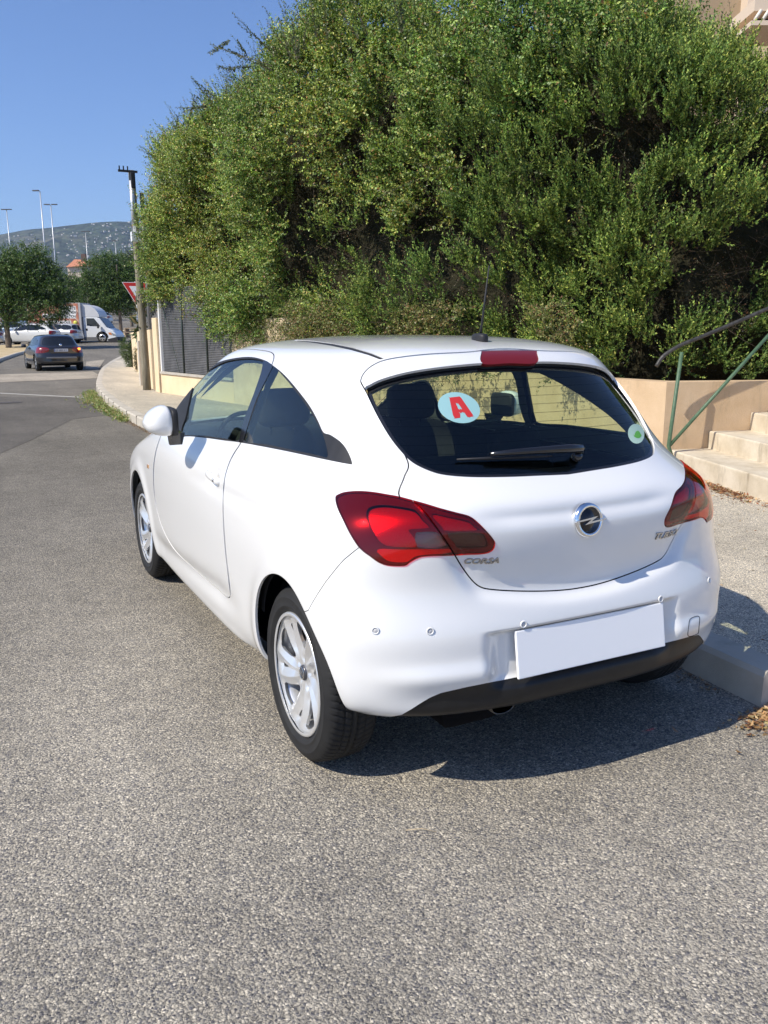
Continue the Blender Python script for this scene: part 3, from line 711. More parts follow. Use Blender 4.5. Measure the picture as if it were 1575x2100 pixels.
        soft_block('mirror_rim', M_TRIM, mr, (s*(cx-.034), P0[1]-.004, P0[2]+.004), (.034, .205, .130), .4, .4)
        foot = MB(); foot.prism([(-.055, 0), (.060, 0), (.030, -.058), (.005, -.062)], -.030, .028, Tr(s*.895, P0[1]+.025, P0[2]-.050)@Rz(math.pi/2)@Rx(math.pi/2)); foot.build('mirror_foot', M_BLK, mr)
    # door handles
    for s, dr in ((-1, doors[0]), (1, doors[1])):
        y0, z0 = HND[1], HND[2]; p, n = near((s*.862, y0, z0)); x0 = s*(abs(p[0])+.026)
        pts = [(x0-s*.022, y0-.082, z0-.007), (x0-s*.004, y0-.072, z0-.006), (x0, y0-.03, z0-.003), (x0+s*.001, y0+.02, z0), (x0-s*.004, y0+.068, z0+.004), (x0-s*.022, y0+.082, z0+.005)]
        b = MB(); b.tube(crom(pts, 5), [.0135]*26, 12); h = b.build('door_handle', M_WHITE, dr)
        for vtx in h.data.vertices: vtx.co.z = z0+(vtx.co.z-z0)*1.25
        MB().lathe([(0, .0), (.0075, .0), (.0075, -.004), (0, -.004)], 20, frame_M((x0+s*.0145, y0-.058, z0-.004), (s, 0, 0))).build('door_lock', M_DARKCH, h)
    # side repeaters
    for s in (-1, 1):
        p, n = near((s*.85, on_x(305.5, 957, -.85)[1], on_x(305.5, 957, -.85)[2])); MB().box((0, 0, .002), (.042, .022, .008), M=frame_M(p, n), b=.003).build('side_repeater', simple('amber_repeater', (0.55, 0.30, 0.12), 0.15, coat=1), root)
    # parking sensors
    for (x, y) in ((770, 1293), (882, 1294), (1073, 1280), (1354, 1228), (1453, 1190)):
        p, n = hit(x, y); n = np.array([n[0], n[1], .08]); n /= np.linalg.norm(n); p = p+n*.0015; Mf = frame_M(p, n)
        b = MB(); b.lathe([(.0075, .0), (.0085, .003), (.0105, .0035), (.0122, .002), (.0125, .0)], 32, Mf); o = b.build('parking_sensor', M_WHITE, root)
        MB().lathe([(0, .0012), (.0072, .0012), (.0076, .0)], 24, Mf).build('sensor_face', simple('sensor_grey', (0.55, 0.55, 0.56), 0.4), o)
    # towing eye cover
    ring = [hit(*q) for q in rounded([(1414, 1272), (1420, 1266.5), (1431, 1263.5), (1434.5, 1268), (1433.5, 1283), (1432, 1297), (1428, 1301), (1414, 1305), (1410.5, 1301), (1412, 1286)], 5)]
    MB().tube([r[0]+r[1]*.0004 for r in ring]+[ring[0][0]+ring[0][1]*.0004], .0012, 6).build('towing_eye_cover', M_GAP, root)
    # number plate blank (white)
    q = [on_x(0, 0, 0)]*0; yp = 0.040
    pts = [CAM+ray(*p)*((yp-CAM[1])/ray(*p)[1]) for p in ((1052, 1299), (1350, 1237), (1367, 1322), (1063, 1386))]
    cx = sum(p[0] for p in pts)/4; cz = sum(p[2] for p in pts)/4; wd = abs(pts[1][0]-pts[0][0]+pts[2][0]-pts[3][0])/2; ht = abs(pts[0][2]-pts[3][2]+pts[1][2]-pts[2][2])/2
    print('plate', cx, cz, wd, ht)
    MB().box((cx, yp-.004, cz), (wd, .010, ht), M=Rx(rad(-9)), b=.003).build('number_plate', simple('plate_white', (0.97, 0.97, 0.97), 0.45, spec=0.3), root)
    # exhaust
    ep = CAM+ray(1030, 1448)*((.075-CAM[1])/ray(1030, 1448)[1]); ex = MB(); Mx = Tr(*ep)@Rx(math.pi/2)@Matrix.Diagonal((1.45, .78, 1, 1))
    ex.lathe([(.0285, .004), (.031, .006), (.033, .002), (.033, -.16), (.028, -.16), (.028, .002)], 48, Mx); e_ = ex.build('exhaust_tip', simple('sooty_chrome', (.10, .10, .10), .25, 1.0), root)
    MB().lathe([(0, -.10), (.0275, -.10)], 24, Mx).build('exhaust_bore', M_BLACKHOLE, e_)
    MB().tube([(ep[0], ep[1]+.12, ep[2]), (ep[0]-.02, .5, .26), (ep[0]-.1, .9, .25)], .028, 12).build('exhaust_pipe', M_TRIM, root)
    # aerial
    p, n = hit(950, 699); A = np.array([0.0, p[1], p[2]]); soft_block('aerial_base', M_TRIM, root, A+[0, .0, .008], (.040, .085, .040), .6, .7)
    tip = on_x(1003, 545, 0.0); b = MB(); b.tube([A+[0, 0, .015], A+(tip-A)*.25, tip], [.0052, .0042, .0024], 8); b.build('aerial', M_TRIM, root)
    # rear wiper
    def off(px, py, d): p, n = hit(px, py); return p+n*d
    pv = off(1168, 941, .028); wp = MB(); wp.tube([off(1186, 931, .016), off(1178, 934, .040), off(1150, 935, .042), off(1060, 937, .030), off(1000, 941, .026)], [.014, .016, .015, .011, .007], 10)
    wi = wp.build('rear_wiper', M_BLK, tg)
    b = MB(); b.tube([off(936, 944.5, .006), off(1000, 943, .008), off(1080, 940, .009), off(1130, 938, .008)], [.003, .0052, .0055, .003], 8); b.build('wiper_blade', M_TRIM, wi)
    b = MB(); b.lathe([(.017, .0), (.017, .020), (.012, .026), (0, .027)], 24, frame_M(*hit(1180, 940))); b.build('wiper_pivot', M_BLK, wi)
    # badge and lettering
    p, n = hit(1208, 1066); n = np.array([0, -1, .12]); n /= np.linalg.norm(n); p = np.array([0.0, p[1], p[2]]); Mb = frame_M(p-n*.006, n); Rb = .0555
    bd = MB().lathe([(Rb*1.05, .0), (Rb*1.04, .012), (Rb*.96, .019), (Rb*.80, .022), (Rb*.78, .016)], 64, Mb).build('badge', M_CHROME, tg)
    MB().lathe([(0, .0172), (Rb*.79, .0172), (Rb*.79, .010)], 48, Mb).build('badge_field', M_BLK, bd)
    bolt = [(-1.12, -.03), (-1.12, .05), (.50, .22), (-.02, -.06), (1.12, .03), (1.12, -.05), (-.50, -.22), (.02, .06)]
    MB().prism([(a*Rb, b_*Rb) for a, b_ in bolt], .016, .0265, Mb).build('badge_bolt', M_CHROME, bd)
    for txt, a, b_, hpx, dep in (('CORSA', (951, 1155.5), (1022, 1153.5), 13, .004), ('TURBO', (1341, 1106), (1385, 1096), 14, .004)):
        A, na = hit(*a); B, nb = hit(*b_); nn = na+nb; nn /= np.linalg.norm(nn); exv = B-A; up = np.cross(nn, exv)
        text_mesh(txt, 'lettering', M_DARKCH, tg, A-nn*.001, exv, up, np.linalg.norm(exv), hpx*np.linalg.norm(A-CAM)/F_PX*1.0, dep, 0.25, .02, snap=near)
    # window stickers (real patches on the glass)
    def patch(name, polys, mat, offm, parent, hole=None, side=-1):
        def fn(P_, N_):
            p, w = pix(P_); f = sdf(np.asarray(polys), p)
            if hole is not None: f = np.maximum(f, -sdf(np.asarray(hole), p))
            return np.maximum(f*w/F_PX, (P_[:, 1]-1.2)*1.0+(N_[:, 1] > .1)*.3)
        base = S2.copy(); keep = fn(base.cent(), base.N[base.T].mean(1)) < .05
        base.T = base.T[keep]; base.L = base.L[keep]; base.cut(fn(base.V, base.N), 1e-5)
        return base.emit(fn(base.cent(), base.N[base.T].mean(1)) < 0, name, mat, parent, lambda P_: 0.006+0.020*np.clip((P_[:, 2]-1.10)/0.26, 0, 1)+offm)
    import copy as _c
    class S2c(Surf):
        pass
    S2 = Surf(S.V, S.T[lab == 4]); S2.N = S.N
    S2.copy = lambda: _mk()
    def _mk():
        s_ = Surf(S.V.copy(), S.T[lab == 4].copy()); s_.N = S.N.copy(); return s_
    st = patch('round_sticker', STICK, simple('pale_cyan_sticker', (0.30, 0.52, 0.53), 0.5), -.0006, rg)
    patch('sticker_letter', LET_A, simple('sticker_red', (0.55, 0.03, 0.03), 0.5), -.0011, st, LET_AH)
    s3 = patch('inspection_sticker', GRN, simple('pale_green_sticker', (0.45, 0.62, 0.50), 0.5), -.0006, rg)
    patch('sticker_leaf', GRNL, simple('sticker_green', (0.12, 0.42, 0.05), 0.5), -.0011, s3)
    # heating wires
    return root
# ---------------- noise helpers ----------------
def vnoise(P, scale, seed=0):
    """smooth value noise of 3D points in -1..1"""
    Q = np.asarray(P, float)*scale+seed*17.31; i = np.floor(Q).astype(np.int64); f = Q-i; f = f*f*(3-2*f)
    def h(a, b, c):
        n = (a*374761393+b*668265263+c*2147483647+seed*974711) & 0xffffffff; n = ((n ^ (n >> 13))*1274126177) & 0xffffffff
        return ((n ^ (n >> 16)) & 0xffff)/32767.5-1.0
    x, y, z = i[:, 0], i[:, 1], i[:, 2]; r = 0
    for dx in (0, 1):
        for dy in (0, 1):
            for dz in (0, 1):
                w = (f[:, 0] if dx else 1-f[:, 0])*(f[:, 1] if dy else 1-f[:, 1])*(f[:, 2] if dz else 1-f[:, 2])
                r = r+w*h(x+dx, y+dy, z+dz)
    return r
rng = np.random.default_rng(7)
def unit(v): return v/np.maximum(np.linalg.norm(v, axis=-1, keepdims=True), 1e-9)

# ---------------- ground heights ----------------
HD = unit(np.array([CF[0], CF[1]]))
def gz(x, y):
    D = (np.asarray(x)-CAM[0])*HD[0]+(np.asarray(y)-CAM[1])*HD[1]
    return 0.0245*np.maximum(D-36, 0)+0.034*np.maximum(D-86, 0)*(D < 200)+0.034*114*(D >= 200)
def on_ground(px, py, lift=0.0, rows=8):
    d = ray(px, py); t = 1.0
    for t in np.concatenate([np.arange(2, 60, .05), np.arange(60, 400, .25)]):
        p = CAM+d*t
        if p[2] < gz(p[0], p[1])+lift: return p
    return p

# ---------------- ground materials ----------------
def asphalt(name, fine=1.0, tint=(1, 1, 1), light=1.0, grazing_dark=True):
    t = NT(name); p = t.pb((.1, .1, .1), 0.92, 0, 0.25); c = t.coord()
    nd = t.noise(c, 40, 2); cc = t.n('VectorMath', operation='MULTIPLY_ADD'); t.l(nd.outputs['Color'], cc.inputs[0]); cc.inputs[1].default_value = (.010, .010, .0); t.l(c, cc.inputs[2]); cv = cc.outputs[0]
    v1 = t.voro(cv, 125*fine, Randomness=1.0); v2 = t.voro(cv, 260*fine, Randomness=1.0)
    sep = t.n('SeparateColor'); t.l(v1.outputs['Color'], sep.inputs[0])
    T = lambda k: tuple(k*light*a for a in tint)
    col = t.ramp(sep.outputs[0], [(0.0, (.045*light, .045*light, .051*light)), (.16, (.075*light, .074*light, .080*light)), (.36, (.125*light, .120*light, .111*light)), (.62, (.172*light, .161*light, .142*light)), (.85, (.225*light, .207*light, .175*light)), (1.0, (.33*light, .305*light, .26*light))])
    s2 = t.n('SeparateColor'); t.l(v2.outputs['Color'], s2.inputs[0])
    col2 = t.ramp(s2.outputs[0], [(0, (.05*light, .048*light, .048*light)), (.6, (.13*light, .122*light, .107*light)), (1, (.24*light, .222*light, .19*light))])
    edge = t.ramp(v1.outputs['Distance'], [(.42, 0.0), (.62, 1.0)])
    m = t.mix(edge, col, col2)
    n1 = t.noise(c, .55, 5, .6); big = t.ramp(n1.outputs[0], [(.35, .84), (.65, 1.10)]); m = t.mix(1.0, m, big, 'MULTIPLY')
    n2 = t.noise(c, 6, 5, .65); md = t.ramp(n2.outputs[0], [(.3, .86), (.7, 1.10)]); m = t.mix(1.0, m, md, 'MULTIPLY')
    if grazing_dark:   # road colour darkens up the street, partly painting in the grazing view's darker tone
        sp = t.n('SeparateXYZ'); t.l(c, sp.inputs[0]); ny = t.math('ADD', sp.outputs[1], t.math('MULTIPLY', n1.outputs[0], 3.0))
        far = t.ramp(t.math('MULTIPLY_ADD', ny, .045) if False else t.math('ADD', t.math('MULTIPLY', ny, .05), .15, True), [(.10, 1.05), (.30, .86), (.60, .60)]); m = t.mix(1.0, m, far, 'MULTIPLY')
    n4 = t.noise(t.coord('Object', (1.6, .16, 1)), 1.0, 5, .6, .3); m = t.mix(1.0, m, t.ramp(n4.outputs[0], [(.35, .90), (.65, 1.07)]), 'MULTIPLY')
    n5 = t.noise(c, 2.3, 6, .62, .2); m = t.mix(t.ramp(n5.outputs[0], [(.70, 0.0), (.76, .55)]), m, (.05, .048, .045))
    m = t.mix(1.0, m, tint, 'MULTIPLY'); t.l(m, p.inputs['Base Color'])
    h = t.math('ADD', t.math('MULTIPLY', v1.outputs['Distance'], -1.0), t.math('MULTIPLY', v2.outputs['Distance'], -.35))
    t.l(t.bump(h, 0.75, 0.006), p.inputs['Normal']); return t.m
M_ASPH = asphalt('road_asphalt', 1.0, (1.035, 1.0, .93), 2.2)
M_ASPH2 = asphalt('plain_far_asphalt', 1.3, (1.02, .99, .96), 1.0, False)
M_WALK = asphalt('pavement_asphalt', 1.25, (1.06, 1.0, .88), 3.7, False)
def stucco(name, c1, c2, stain=(.30, .24, .16), sc=1.3, bs=70, bst=.5, st=.5):
    t = NT(name); p = t.pb(c1, .9, 0, .2); c = t.coord(); n = t.noise(c, sc, 8, .65)
    m = t.ramp(n.outputs[0], [(.35, c1), (.65, c2)])
    n3 = t.noise(t.coord('Object', (3, 3, .6)), 2.5, 6, .7); m = t.mix(t.math('MULTIPLY', t.ramp(n3.outputs[0], [(.56, 0.0), (.78, 1.0)]), st), m, stain)
    t.l(m, p.inputs['Base Color']); n2 = t.noise(c, bs, 6, .7); t.l(t.bump(n2.outputs[0], bst, .004), p.inputs['Normal']); return t.m
M_OCHRE = stucco('ochre_render', (.54, .385, .235), (.64, .475, .31), sc=2.2, bst=.9, st=.7)
M_CREAM = stucco('cream_render', (.74, .57, .36), (.80, .65, .44))
M_STEP = stucco('worn_step_concrete', (.52, .44, .32), (.68, .60, .47), (.22, .18, .13), 4.5, 90, .9, .95)
M_KERB = stucco('kerb_concrete', (.46, .42, .35), (.56, .51, .43), (.24, .22, .19), 4, 150, .7, .55)
M_CONC = stucco('plain_concrete', (.42, .39, .34), (.52, .48, .42), (.22, .2, .18), 5, 100, .5)
M_DIRT = speckled('dry_dirt', (.30, .23, .15), (.42, .33, .21), 3, 1.0, .6, 30, dist=.02)

def ground_strip(name, poly, z, mat, kind='structure'):
    """flat polygon draped on the ground at height z above it, cut into short pieces"""
    P = np.asarray(poly, float); V = [(x, y, gz(x, y)+z) for x, y in P]
    o = rawmesh(name, V, [list(range(len(V)))], mat, smooth=False); tag(o, kind=kind); return o
def ribbon(pts, w0, w1, n=60):
    """left and right offsets of a smooth line"""
    C_ = np.array([p[:2] for p in crom(pts, 8)]); t = np.gradient(C_, axis=0); t = unit(t); nrm = np.stack([-t[:, 1], t[:, 0]], 1)
    return C_+nrm*w0, C_+nrm*w1
def build_ground():
    # one sheet to the horizon, denser near the junction
    xs = np.concatenate([-np.geomspace(2500, 14, 14), np.linspace(-12, 60, 73), np.geomspace(64, 2600, 14)])
    ys = np.concatenate([-np.geomspace(600, 12, 8), np.linspace(-10, 140, 151), np.geomspace(146, 2900, 16)])
    X, Y = np.meshgrid(xs, ys, indexing='ij'); V = np.stack([X, Y, gz(X, Y)], -1).reshape(-1, 3); n = len(ys)
    i = np.arange(len(xs)-1)[:, None]; k = np.arange(n-1)[None]
    F = np.stack([i*n+k, (i+1)*n+k, (i+1)*n+k+1, i*n+k+1], -1).reshape(-1, 4)
    tag(rawmesh('road', V, F, M_ASPH, smooth=False), kind='structure')
KERBL = [(1.00, .13), (1.03, 1.0), (1.02, 3.0), (.98, 5.5), (.90, 8.5), (.83, 11.0), (.86, 13.2), (1.0, 15.6), (1.22, 18.2), (1.55, 21.2), (2.15, 25.0), (3.0, 30.0), (3.9, 34.6), (5.0, 39.0), (6.6, 44.0), (9.0, 49.0), (13, 54)]
WP2 = np.array([4.47, 4.17]); WEND = np.array([2.33, 17.9]); WD = unit(WEND-WP2)
SC = np.array([.945, -.327]); SE = np.array([.327, .945])
def build_street():
    a, b = ribbon(KERBL, 0.0, -0.165)
    L = len(a); hk = .15
    # kerb: bevelled stone run
    V = []; F = []
    for i in range(L):
        g = float(gz(*a[i])); o = (b[i]-a[i])
        for f_, h in ((0.0, -.05), (0.03, hk-.022), (.12, hk), (1.0, hk), (1.0, -.05)): V.append((a[i][0]+o[0]*f_, a[i][1]+o[1]*f_, g+h))
    for i in range(L-1):
        for k in range(4): F.append((i*5+k, i*5+k+1, i*5+k+6, i*5+k+5))
    F += [(4, 3, 2, 1, 0), tuple((L-1)*5+k for k in range(5))]
    k_ = rawmesh('kerb', V, F, M_KERB, smooth=False); tag(k_, kind='structure')
    # joints between the kerb stones
    mb = MB(); s = np.concatenate([[0], np.cumsum(np.linalg.norm(np.diff(a, axis=0), axis=1))])
    for q in np.arange(1.0, s[-1]-1, 1.0):
        x = np.interp(q, s, a[:, 0]); y = np.interp(q, s, a[:, 1]); tx = np.interp(q+.1, s, a[:, 0])-x; ty = np.interp(q+.1, s, a[:, 1])-y
        mb.box((x+.083, y, float(gz(x, y))+.0765), (.172, .008, .152), rz=math.atan2(-tx, ty))
    o = mb.build('kerb_joint', simple('joint_mortar', (.20, .18, .15), 1.0), k_)
    # pavement up to the walls
    V = []; F = []
    for i in range(L):
        g = float(gz(*b[i])); V.append((b[i][0], b[i][1], g+hk-.004)); x2 = b[i][0]+9.0
        V.append((x2, b[i][1]-1.0*(i == 0)-.0, float(gz(x2, b[i][1]))+hk-.004))
    for i in range(L-1): F.append((2*i, 2*i+1, 2*i+3, 2*i+2))
    tag(rawmesh('pavement', V, F, M_WALK, smooth=False), kind='structure')
    # dropped kerb apron in front of the kerb end
    V = [(1.0, .128, .002), (1.17, .128, .002), (10.2, -.9, .10), (10.2, -3.5, .06), (1.0, -3.5, .002)]
    tag(rawmesh('driveway', V, [(0, 4, 3, 2, 1)], M_WALK, smooth=False), kind='structure')
    tag(rawmesh('pavement_edge', [(1.165, .128, .0), (10.2, -.872, .0), (10.2, -.872, .146), (1.165, .128, .146)], [(0, 1, 2, 3)], M_KERB, smooth=False), kind='structure')
    # low ochre wall with the tall end and return beside the steps
    def wall(name, A, B, z0, tops, th, mat, label, cat='wall', cap=None, off=0.0):
        """tops: (fraction, height) list along A-B"""
        A = np.asarray(A, float); B = np.asarray(B, float); d = unit(B-A); n = np.array([d[1], -d[0]]); V = []; F = []
        for f_, h in tops:
            p = A+(B-A)*f_
            for o_, z in ((0, z0), (0, h), (th, h), (th, z0)): V.append((p[0]+n[0]*o_, p[1]+n[1]*o_, z))
        m = len(tops)
        for i in range(m-1):
            for k in range(3): F.append((i*4+k, i*4+k+1, i*4+k+5, i*4+k+4))
        F += [(3, 2, 1, 0), ((m-1)*4, (m-1)*4+1, (m-1)*4+2, (m-1)*4+3)]
        mb = MB().add(V, F, smooth=False); o = mb.build(name, mat); tag(o, label, cat); return o
    Ln = np.linalg.norm(WEND-WP2)
    fr = lambda y: (y-WP2[1])/(WEND[1]-WP2[1])
    w = wall('garden_wall', WP2, WP2+(WEND-WP2)*fr(9.6), .05, [(0, 1.0), (1, 1.02)], .22, M_OCHRE, 'low ochre rendered garden wall under the hedge behind the white hatchback')
    w2 = wall('garden_wall', WP2+(WEND-WP2)*(fr(9.6)+.0003), WP2+(WEND-WP2)*fr(13.7), .05, [(0, 1.72), (1, 1.72)], .26, stucco('rough_cream_render', (.60, .47, .32), (.74, .60, .43), (.30, .24, .17), 4, 30, 1.0, .7), 'taller rough cream wall between the dark mesh fence and the hedge')
    w3 = wall('fence_wall', WP2+(WEND-WP2)*(fr(13.7)+.0003), WP2+(WEND-WP2)*fr(17.35), .05, [(0, .56), (1, .60)], .22, M_CREAM, 'low cream yellow rendered wall carrying the dark mesh fence')
    cp = MB(); A = WP2+(WEND-WP2)*(fr(13.7)+.0006); B = WP2+(WEND-WP2)*fr(17.33); m_ = (A+B)/2; dl = B-A; nn = np.array([dl[1], -dl[0]])/np.linalg.norm(dl)
    cp.box((m_[0]+nn[0]*.10, m_[1]+nn[1]*.10, .60), (.27, np.linalg.norm(dl), .045), rz=math.atan2(-dl[0], dl[1])); cp.build('coping', M_CONC, w3)
    r = wall('stair_side_wall', WP2+SC*5.2, WP2+SC*.0006, .05, [(0, .99), (1, 1.0)], .22, M_OCHRE, 'ochre rendered side wall at the left edge of the concrete steps')
    # ground retained behind the walls
    bk = [WP2+np.array([.25, .2]), WP2+(WEND-WP2)*.98+np.array([.25, 0]), np.array([14, 18.0]), np.array([14, 1.5])]
    tag(rawmesh('garden_soil', [(x, y, .50) for x, y in bk], [(3, 2, 1, 0)], M_DIRT, smooth=False), kind='structure')
    # steps
    mb = MB(); O = np.array([4.21, 3.26]); t0 = ((WP2-O)@SE); z = .12; Tz = 0.0
    rz = math.atan2(SC[1], SC[0]); zt = [.335, .51, .69, .87, 1.05]
    for i, zz in enumerate(zt):
        c0 = i*.43; c1 = 5.0; ln = 4.6; ce = O+SC*((c0+c1)/2)+SE*(t0-.003-ln/2)
        mb.box((ce[0], ce[1], (zz+.0)/2+.02+.0005*i), (c1-c0, ln-.004*i, zz-.04), rz=rz, b=.018)
    o = mb.build('steps', M_STEP); tag(o, 'worn cream concrete steps rising right beside the ochre side wall', 'steps')
    # hand rail
    e = empty('stair_handrail'); P = on_z(1371, 922, .30); P = np.array([*(WP2+SC*.06-SE*.22), .14]); tag(e, 'green painted handrail post and brace with dark curved top rail on the steps', 'handrail')
    def onpl(px, py):   # point on the vertical plane through the post along the steps
        d = ray(px, py); t = ((P[:2]-CAM[:2])@SE)/(d[:2]@SE); return CAM+d*t
    M_GRN = speckled('chipped_green_paint', (.060, .115, .065), (.10, .17, .10), 25, .45, .3, 200, spec=.4)
    top = onpl(1398, 722)
    b = MB(); b.tube([P, onpl(1371, 915), top], [.019, .019, .018], 10); b.build('post', M_GRN, e)
    b = MB(); b.tube([onpl(1373, 914), onpl(1470, 806), onpl(1590, 672)], .017, 10); b.build('brace', M_GRN, e)
    b = MB(); b.tube(crom([onpl(1346, 751), onpl(1358, 733), onpl(1376, 719), onpl(1400, 706), onpl(1440, 690), onpl(1500, 665), onpl(1600, 622)], 5), .019, 10); b.build('top_rail', speckled('weathered_dark_metal', (.035, .034, .033), (.09, .085, .08), 30, .5, .3, 200, metal=.4), e)
    # mesh fence on the low wall
    f = empty('mesh_fence'); tag(f, 'dark grey mesh fence with thin green posts on the low cream wall', 'fence')
    t = NT('grey_shade_mesh'); p = t.pb((.05, .052, .055), .8, 0, .3); c = t.coord(); wv = t.n('TexWave', wave_type='BANDS', bands_direction='Z'); t.l(c, wv.inputs[0]); wv.inputs['Scale'].default_value = 9; wv.inputs['Distortion'].default_value = 1.2; wv.inputs['Detail'].default_value = 3
    nz = t.noise(c, 4, 5); t.l(t.mix(t.ramp(nz.outputs[0], [(.35, 0.), (.7, 1.)]), (.075, .078, .082), (.12, .12, .125)), p.inputs['Base Color']); t.l(t.bump(wv.outputs[0], .6, .02), p.inputs['Normal'])
    rzf = math.atan2(-WD[0], WD[1])
    ys = [13.75, 14.95, 16.15, 17.35]
    for i in range(3):
        A = WP2+(WEND-WP2)*fr(ys[i]); B = WP2+(WEND-WP2)*fr(ys[i+1]); m_ = (A+B)/2
        MB().box((m_[0]+.07, m_[1], 1.52), (.012, np.linalg.norm(B-A)-.03, 1.78), rz=rzf).build('mesh_panel', t.m, f)
    for y in ys: q = WP2+(WEND-WP2)*fr(y); MB().tube([(q[0]+.05, q[1], .60), (q[0]+.05, q[1], 2.45)], .022, 8).build('fence_post', simple('dark_green_post', (.03, .045, .04), .5), f)
    q = WP2+(WEND-WP2)*fr(17.3); MB().tube([(q[0]+.04, q[1], 2.3), (q[0]+.17, q[1]-1.0, .62)], .005, 5).build('guy_wire', simple('green_wire', (.03, .07, .04), .5), f)
    # pillars at the far end
    q = WEND+np.array([-.02, -.25]); mb = MB(); mb.box((q[0]+.17, q[1]-.02, .95), (.20, .42, 1.7), b=.01); o = mb.build('gate_pillar', M_CREAM); tag(o, 'cream rendered gate pillar at the far end of the mesh fence', 'pillar')
    mb = MB(); mb.box((q[0]+.22, q[1]-.30, 1.55), (.20, .09, 1.9), b=.01); mb.box((q[0]+.22, q[1]-.30, 2.52), (.24, .13, .05), b=.01); o = mb.build('white_post', simple('white_render', (.78, .77, .74), .8)); tag(o, 'narrow white post rising behind the cream gate pillar', 'post')
    wall('boundary_wall', WEND+np.array([.10, .35]), WEND+np.array([2.2, 14.0]), .05, [(0, 1.55), (1, 1.45)], .2, M_CREAM, 'far cream boundary wall hidden behind the utility pole')
    # utility pole
    pb = on_z(302, 801, .13); dep = (pb-CAM)@CF; tp = None
    def at_pole(py):   # height on the pole's vertical through pb
        lo, hi = -1.0, 12.0
        for _ in range(40):
            mid = (lo+hi)/2; v_, _w = pix(np.array([pb[0], pb[1], mid]))
            if v_[1] > py: lo = mid
            else: hi = mid
        return lo
    e = empty('utility_pole'); tag(e, 'grey weathered wooden utility pole with metal sleeve standing on the pavement', 'pole'); dx = .02
    top = np.array([pb[0]+.0, pb[1], at_pole(350)]); ax = lambda z: pb[0]-.010*(z-.1)
    t = NT('weathered_pole_wood'); p = t.pb((.2, .17, .13), .9, 0, .2); c = t.coord('Object', (14, 14, .8)); n = t.noise(c, 3, 6, .7, .4); t.l(t.ramp(n.outputs[0], [(.3, (.13, .115, .075)), (.52, (.27, .24, .18)), (.75, (.40, .37, .30))]), p.inputs['Base Color']); t.l(t.bump(n.outputs[0], .8, .01), p.inputs['Normal'])
    b = MB(); b.tube([(ax(z), pb[1], z) for z in np.linspace(.02, top[2], 8)], list(np.linspace(.098, .072, 8)), 16); b.build('shaft', t.m, e)
    z1, z2 = at_pole(478), at_pole(372); b = MB(); b.lathe([(.050, z1), (.050, z2)], 12, Tr(ax(z1)-.045, pb[1]-.07, 0), caps=True); b.build('metal_sleeve', simple('galvanised_sleeve', (.75, .76, .78), .35, .6), e)
    zb = at_pole(488); MB().box((ax(zb)-.01, pb[1]-.16, zb), (.27, .14, .22), b=.015).build('junction_box', simple('white_box', (.78, .79, .80), .5), e)
    b = MB(); b.box((ax(top[2])-.09, pb[1]-.05, top[2]-.03), (.42, .05, .045)); [b.box((ax(top[2])-.27+.09*k, pb[1]-.05, top[2]+.03), (.025, .025, .09)) for k in range(3)]; b.box((ax(top[2])-.0, pb[1]-.10, top[2]-.22), (.10, .10, .34), b=.02); b.build('crossarm', M_TRIM, e)
    [MB().box((ax(z)-.09, pb[1]-.05, z), (.03, .05, .02)).build('pole_bracket', M_TRIM, e) for z in (1.6, 2.2, 3.1)]
    # grey slab, second pole behind
    q = on_z(290, 791, .14); MB().box((q[0], q[1], .70), (.06, .14, 1.15), b=.01).build('cable_cover', M_CONC); tag(bpy.data.objects['cable_cover'], 'narrow grey concrete cable cover left of the utility pole', 'cover')
    q = on_z(316, 790, .13)+np.array([.5, 2.5, 0]); e = empty('thin_pole'); MB().tube([(q[0], q[1], .1), (q[0], q[1], 5.2)], .05, 8).build('pole_shaft', simple('dull_metal', (.22, .22, .22), .5, .5), e); MB().box((q[0], q[1], 4.9), (.10, .10, .7)).build('pole_head', M_TRIM, e); tag(e, 'thin dark pole half hidden by leaves behind the utility pole', 'pole')
    # yield sign
    D = 30.; c = at_depth(279, 595, D); e = empty('yield_sign', (c[0], c[1], 0)); tag(e, 'red and white triangular yield sign pointing down beside the utility pole', 'road sign')
    s = 27/F_PX*D; tri = lambda k: [(-s*k, s*.58*k), (s*k, s*.58*k), (0, -s*1.15*k)]
    def rt(k): return rounded(np.array([(a_*.9, b_*.9) for a_, b_ in tri(k)]).repeat(1, 0), 1)
    Ms = Tr(0, 0, c[2])@Rz(math.atan2(c[1]-CAM[1], c[0]-CAM[0])-math.pi/2)@Rx(math.pi/2)
    b = MB(); b.prism(tri(1.0), 0, .02, Ms); b.build('sign_border', simple('sign_white', (.75, .75, .75), .4), e)
    b = MB(); b.prism(tri(.93), .021, .026, Ms); b.build('sign_red', simple('sign_red_paint', (.50, .025, .02), .35), e)
    b = MB(); b.prism(tri(.50), .027, .031, Ms); b.build('sign_centre', simple('sign_white2', (.75, .75, .75), .4), e)
    MB().tube([(0, .06, gz(c[0], c[1])), (0, .06, c[2]+.3)], .03, 8).build('sign_post', simple('galvanised', (.4, .4, .4), .4, .6), e)
    # road furniture on the carriageway
    A = on_z(-60, 803, .004); B = on_z(192, 816, .004); n_ = unit((B-A)[:2]); nn = np.array([-n_[1], n_[0]])*.06; 
    o = rawmesh('line_marking', [(A[0]-nn[0], A[1]-nn[1], .004), (B[0]-nn[0], B[1]-nn[1], .004), (B[0]+nn[0], B[1]+nn[1], .004), (A[0]+nn[0], A[1]+nn[1], .004)], [(0, 1, 2, 3)], speckled('worn_white_line', (.42, .40, .36), (.60, .58, .54), 9, .9), smooth=False); tag(o, kind='structure')
